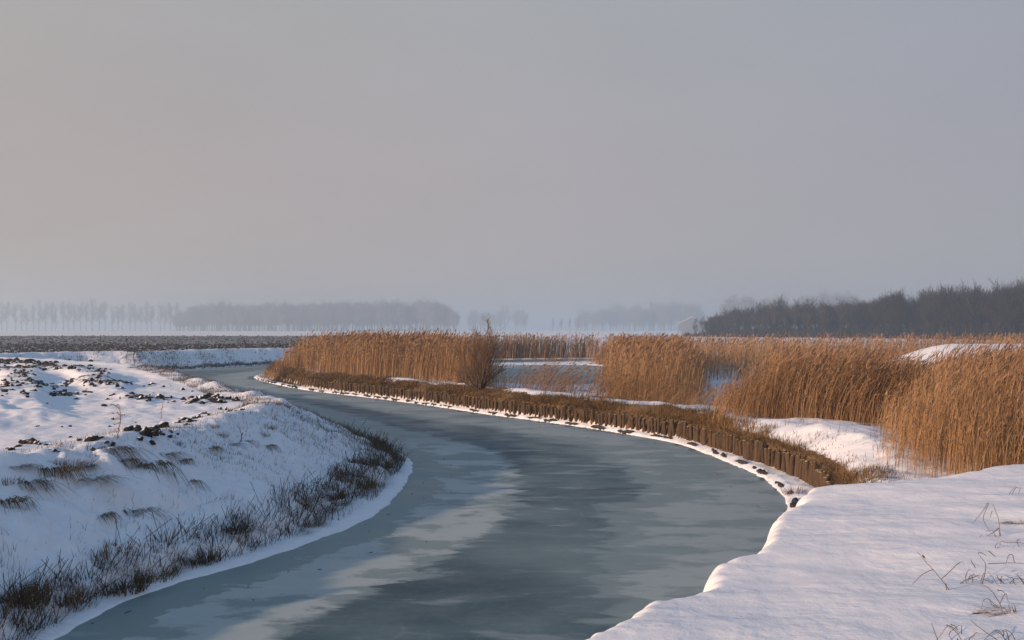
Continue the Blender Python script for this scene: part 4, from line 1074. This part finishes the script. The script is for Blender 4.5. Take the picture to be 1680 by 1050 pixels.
# ------------------------------------------------------------------ single dry plants
def stalks(name, base_px, lines, label, cat='dry plant', group=None, z0=1.2, r=.0035, col=(.12, .085, .065), heads=()):
    """dry plant: stalks given as outlines in the plane facing the river, with their own scatter in depth"""
    x, y, z = ground_at(*base_px, z0)
    o = obj(name, None, loc=(x, y, z)); tag(o, label, cat, group)
    k = y / FPX
    for ln in lines:
        L = np.array([((a - base_px[0]) * k, 0, (base_px[1] - c) * k) for a, c in ln])
        L = smooth_line(L, 4) if len(L) > 2 else L
        t = np.linspace(0, 1, len(L)); L = L.copy(); L[:, 1] += rng.normal(0, .05) * t + rng.normal(0, .06) * t ** 2
        L += rng.normal(0, .0015, L.shape)
        b = Bag(); b.tubes(L[None], (r * np.linspace(1.15, .6, len(L)))[None], np.array([col]) * rng.uniform(.8, 1.25), 5)
        obj('stalk', b.mesh('stalk', True), M['twig'], o)
    for (hx, hy, dx, dy) in heads:
        p = np.array([[(hx - base_px[0]) * k, 0, (base_px[1] - hy) * k], [(hx + dx * .4 - base_px[0]) * k, .01, (base_px[1] - hy - dy * .4) * k], [(hx + dx - base_px[0]) * k, 0, (base_px[1] - hy - dy) * k]])
        b = Bag(); b.tubes(p[None], np.array([[.003, .010, .002]]), np.array([[.10, .06, .045]]), 6)
        obj('seed_head', b.mesh('seed_head', True), M['twig'], o)
    return o
stalks('dry_weed', (1557, 968), [[(1557, 968), (1545, 950), (1532, 933), (1515, 911)], [(1532, 934), (1518, 942), (1508, 953), (1502, 963)], [(1544, 950), (1560, 938), (1574, 928), (1586, 925), (1592, 931)], [(1553, 968), (1552, 958), (1556, 963)]],
       'lone bent weed with an arching stalk left of the tangle on the foreground snow', heads=[(1518, 916, -5, -6)])
stalks('dry_weed', (1640, 880), [[(1640, 880), (1636, 852), (1628, 836), (1621, 824)], [(1621, 824), (1612, 838), (1604, 848), (1595, 858)], [(1622, 826), (1613, 842), (1610, 852), (1615, 866), (1622, 876)], [(1640, 866), (1630, 874), (1622, 880), (1612, 884)], [(1628, 838), (1624, 850)], [(1642, 880), (1640, 868), (1636, 872), (1637, 878)], [(1612, 884), (1606, 880), (1611, 877)], [(1634, 880), (1626, 870), (1618, 872)]],
       'tall folded weed with drooping tops highest in the foreground tangle')
stalks('dry_weed', (1638, 899), [[(1632, 899), (1634, 889), (1638, 893)], [(1640, 899), (1641, 888), (1650, 889), (1668, 888), (1684, 890)], [(1638, 899), (1628, 901), (1615, 903), (1600, 906)], [(1672, 897), (1670, 889), (1678, 888), (1684, 894)]],
       'weed lying flat on the snow below the tall folded weed')
stalks('dry_weed', (1612, 958), [[(1612, 958), (1616, 940), (1617, 925), (1609, 915), (1604, 908)], [(1604, 908), (1612, 908), (1624, 914)], [(1609, 958), (1608, 940), (1606, 933)], [(1585, 957), (1588, 945), (1596, 936)], [(1575, 958), (1586, 953), (1596, 953), (1612, 956)], [(1600, 932), (1594, 922), (1591, 917)], [(1588, 953), (1587, 940), (1586, 935)], [(1590, 950), (1600, 944), (1603, 940)], [(1622, 904), (1632, 912), (1640, 916)], [(1596, 955), (1592, 944), (1590, 936)]],
       'spindly weed at the left end of the foreground tangle')
stalks('dry_weed', (1636, 958), [[(1636, 958), (1630, 948), (1622, 938), (1640, 944)], [(1642, 958), (1642, 946), (1640, 942)], [(1660, 962), (1662, 950), (1654, 946), (1645, 942)], [(1668, 970), (1666, 962), (1655, 948)], [(1678, 968), (1675, 955), (1662, 944)], [(1664, 922), (1660, 910), (1650, 909), (1640, 922)], [(1630, 960), (1622, 954), (1612, 952)], [(1684, 962), (1670, 946), (1658, 938)], [(1650, 962), (1640, 950), (1628, 945)], [(1645, 956), (1636, 948), (1632, 940)], [(1656, 958), (1664, 950), (1676, 950), (1688, 956)], [(1620, 925), (1640, 924), (1662, 922), (1684, 922)]],
       'densest part of the weed tangle on the right foreground snow')
stalks('dry_weed', (1643, 1000), [[(1643, 998), (1638, 984), (1630, 970), (1622, 965)], [(1636, 996), (1628, 988), (1620, 982), (1612, 985), (1606, 997)], [(1641, 990), (1648, 980), (1656, 977), (1662, 992)], [(1640, 998), (1630, 994), (1621, 983)], [(1636, 968), (1646, 970), (1652, 976)]],
       'weed rising from a brown tuft with a drift tail in the foreground snow')
stalks('dry_weed', (1580, 1058), [[(1580, 1056), (1570, 1040), (1558, 1028), (1550, 1024), (1538, 1038), (1528, 1050)], [(1553, 1025), (1564, 1030), (1571, 1036)], [(1575, 1056), (1562, 1042), (1552, 1042)], [(1578, 1040), (1579, 1026)], [(1540, 1056), (1541, 1044), (1545, 1034)], [(1568, 1056), (1560, 1044), (1566, 1036), (1578, 1028)], [(1560, 1024), (1568, 1028), (1572, 1034)]],
       'arched weed at the lower edge of the foreground snow')
stalks('dry_weed', (1655, 1056), [[(1655, 1056), (1660, 1042), (1668, 1050)], [(1645, 1056), (1622, 1040), (1612, 1030)], [(1650, 1050), (1640, 1036), (1628, 1034), (1605, 1050)], [(1646, 1044), (1640, 1034), (1635, 1028)], [(1668, 1056), (1660, 1040), (1647, 1030)], [(1590, 1050), (1598, 1038), (1602, 1036)], [(1652, 1056), (1644, 1042), (1632, 1036)]],
       'weed clump in the lower right corner of the foreground snow')
stalks('dry_weed', (1655, 811), [[(1655, 811), (1664, 803), (1672, 798)], [(1660, 811), (1668, 800), (1676, 804)], [(1672, 820), (1674, 808), (1680, 800)]], 'small weed by the far right crest of the foreground snow')
stalks('tall_dry_weed', (192, 729), [[(192, 729), (194, 715), (197, 700), (196, 685), (193, 672)], [(196, 690), (190, 686), (186, 689)], [(197, 697), (190, 696), (186, 699)], [(196, 703), (191, 704), (188, 707)], [(195, 680), (190, 674), (184, 672)], [(197, 692), (201, 689), (203, 691)], [(195, 712), (190, 713), (187, 718)]],
       'lone tall dry weed standing on the snowy left field', z0=1.5, r=.009, col=(.26, .165, .105), heads=[(193, 672, -2, 4), (186, 689, -2, -3), (186, 699, -2, -4), (184, 672, -3, 1), (188, 707, -2, -3), (203, 691, 1, -3)])
stalks('thin_dry_weed', (264, 688), [[(264, 688), (264, 672), (263, 658)], [(264, 676), (260, 680)], [(264, 672), (268, 666)]], 'thin pale weed behind the dark clod heap on the left field', z0=1.5, r=.007, col=(.26, .17, .12))
stalks('dead_stem', (395, 716), [[(395, 716), (397, 706), (394, 690)], [(396, 706), (401, 700)]], 'upright dead stem on the left bank crest above the slope', z0=1.5, r=.010, col=(.10, .065, .045))
# broken reed leaning over the piles
x, y, z = ground_at(930, 672, .75)
b = Bag(); P = np.array([[(.55, .35, .10), (.1, .05, .03), (-.45, -.55, -.35), (-.62, -.72, -.60)]]); b.tubes(P, np.array([[.012, .016, .017, .016]]), np.array([[.30, .21, .12]]), 6)
tag(obj('broken_reed', b.mesh('broken_reed', True), M['twig'], None, (x, y, z)), 'pale broken reed stem leaning over the timber piles at centre', 'reed stem')

# brown grass tufts with drift tails on the foreground snow
TAIL = [tussock_mesh(360 + k, 150, .10, .20, (-1.5, -.1), 2.6) for k in range(2)]
for q, (px, py, sc, lb) in enumerate([(1640, 1003, 1.0, 'brown flattened grass tuft with its tail pointing left, low on the foreground snow'), (1672, 858, .8, 'brown grass tuft at the right edge of the foreground snow above the tangle')]):
    x, y, z = ground_at(px, py, 1.2)
    tag(obj('flattened_grass_tuft', TAIL[q], None, None, (x, y, z), (0, 0, 0), (sc, sc * .8, sc * .8)), lb, 'grass tuft')
# grass beside the near end of the piles
SH = tussock_mesh(380, 120, .22, .30, (.1, 0), 2.2)
for (px, py, sc, lb) in [(1302, 808, 1.0, 'grey-brown grass clump on the snow ledge at the near end of the piles'), (1297, 842, .45, 'tiny dark sprig at the ice edge beside the foreground snow')]:
    x, y, z = ground_at(px, py, .1)
    tag(obj('ledge_grass', SH, None, None, (x, y, z), (0, 0, rng.uniform(0, 6)), (sc,) * 3), lb, 'grass tuft')

# bits of reed and leaf frozen onto the ice
def litter():
    b = Bag(); n = 90
    left = rng.random(n) < .55
    ul, ur = rng.uniform(48, 74, n), rng.uniform(6, 45, n)
    xl, yl, Nl = shore_pt(ul); xr, yr, Nr = shore_pt(ur, IN_SHORE)
    off = np.abs(rng.normal(0, 1.1, n)) + .1
    x = np.where(left, xl - Nl[:, 0] * off, xr + Nr[:, 0] * off); y = np.where(left, yl - Nl[:, 1] * off, yr + Nr[:, 1] * off)
    L = rng.uniform(.02, .14, n) * rng.uniform(.3, 1, n); dv = rdir(n) * L[:, None]
    c = np.stack([x, y, np.full(n, .008)], 1)
    b.tubes(c[:, None] + dv[:, None] * np.array([-.5, 0, .5])[None, :, None], np.full((n, 3), .005), lerp(np.array([[.04, .03, .02]]), np.array([[.2, .14, .08]]), rng.random((n, 1))), 4)
    return tag(obj('ice_litter', b.mesh('ice_litter'), M['twig']), 'bits of dead reed lying on the river ice near the banks', 'litter', kind='stuff')
litter()

# ------------------------------------------------------------------ winter haze
hz = [(x, y, z) for z in (-1.6, 44.0) for y in (-260.0, 4400.0) for x in (-3300.0, 3300.0)]
hme = mesh_np('haze', hz, np.array([(0, 2, 3, 1), (4, 5, 7, 6), (0, 1, 5, 4), (2, 6, 7, 3), (0, 4, 6, 2), (1, 3, 7, 5)]))
hm = bpy.data.materials.new('winter_haze'); hm.use_nodes = True; hm.node_tree.nodes.clear()
ho = hm.node_tree.nodes.new('ShaderNodeOutputMaterial'); hv = hm.node_tree.nodes.new('ShaderNodeVolumePrincipled')
hv.inputs['Color'].default_value = (0.72, 0.88, 1.0, 1); hv.inputs['Density'].default_value = 0.0012; hv.inputs['Anisotropy'].default_value = 0.55
hm.node_tree.links.new(hv.outputs[0], ho.inputs['Volume'])
tag(obj('haze', hme, hm), kind='stuff')
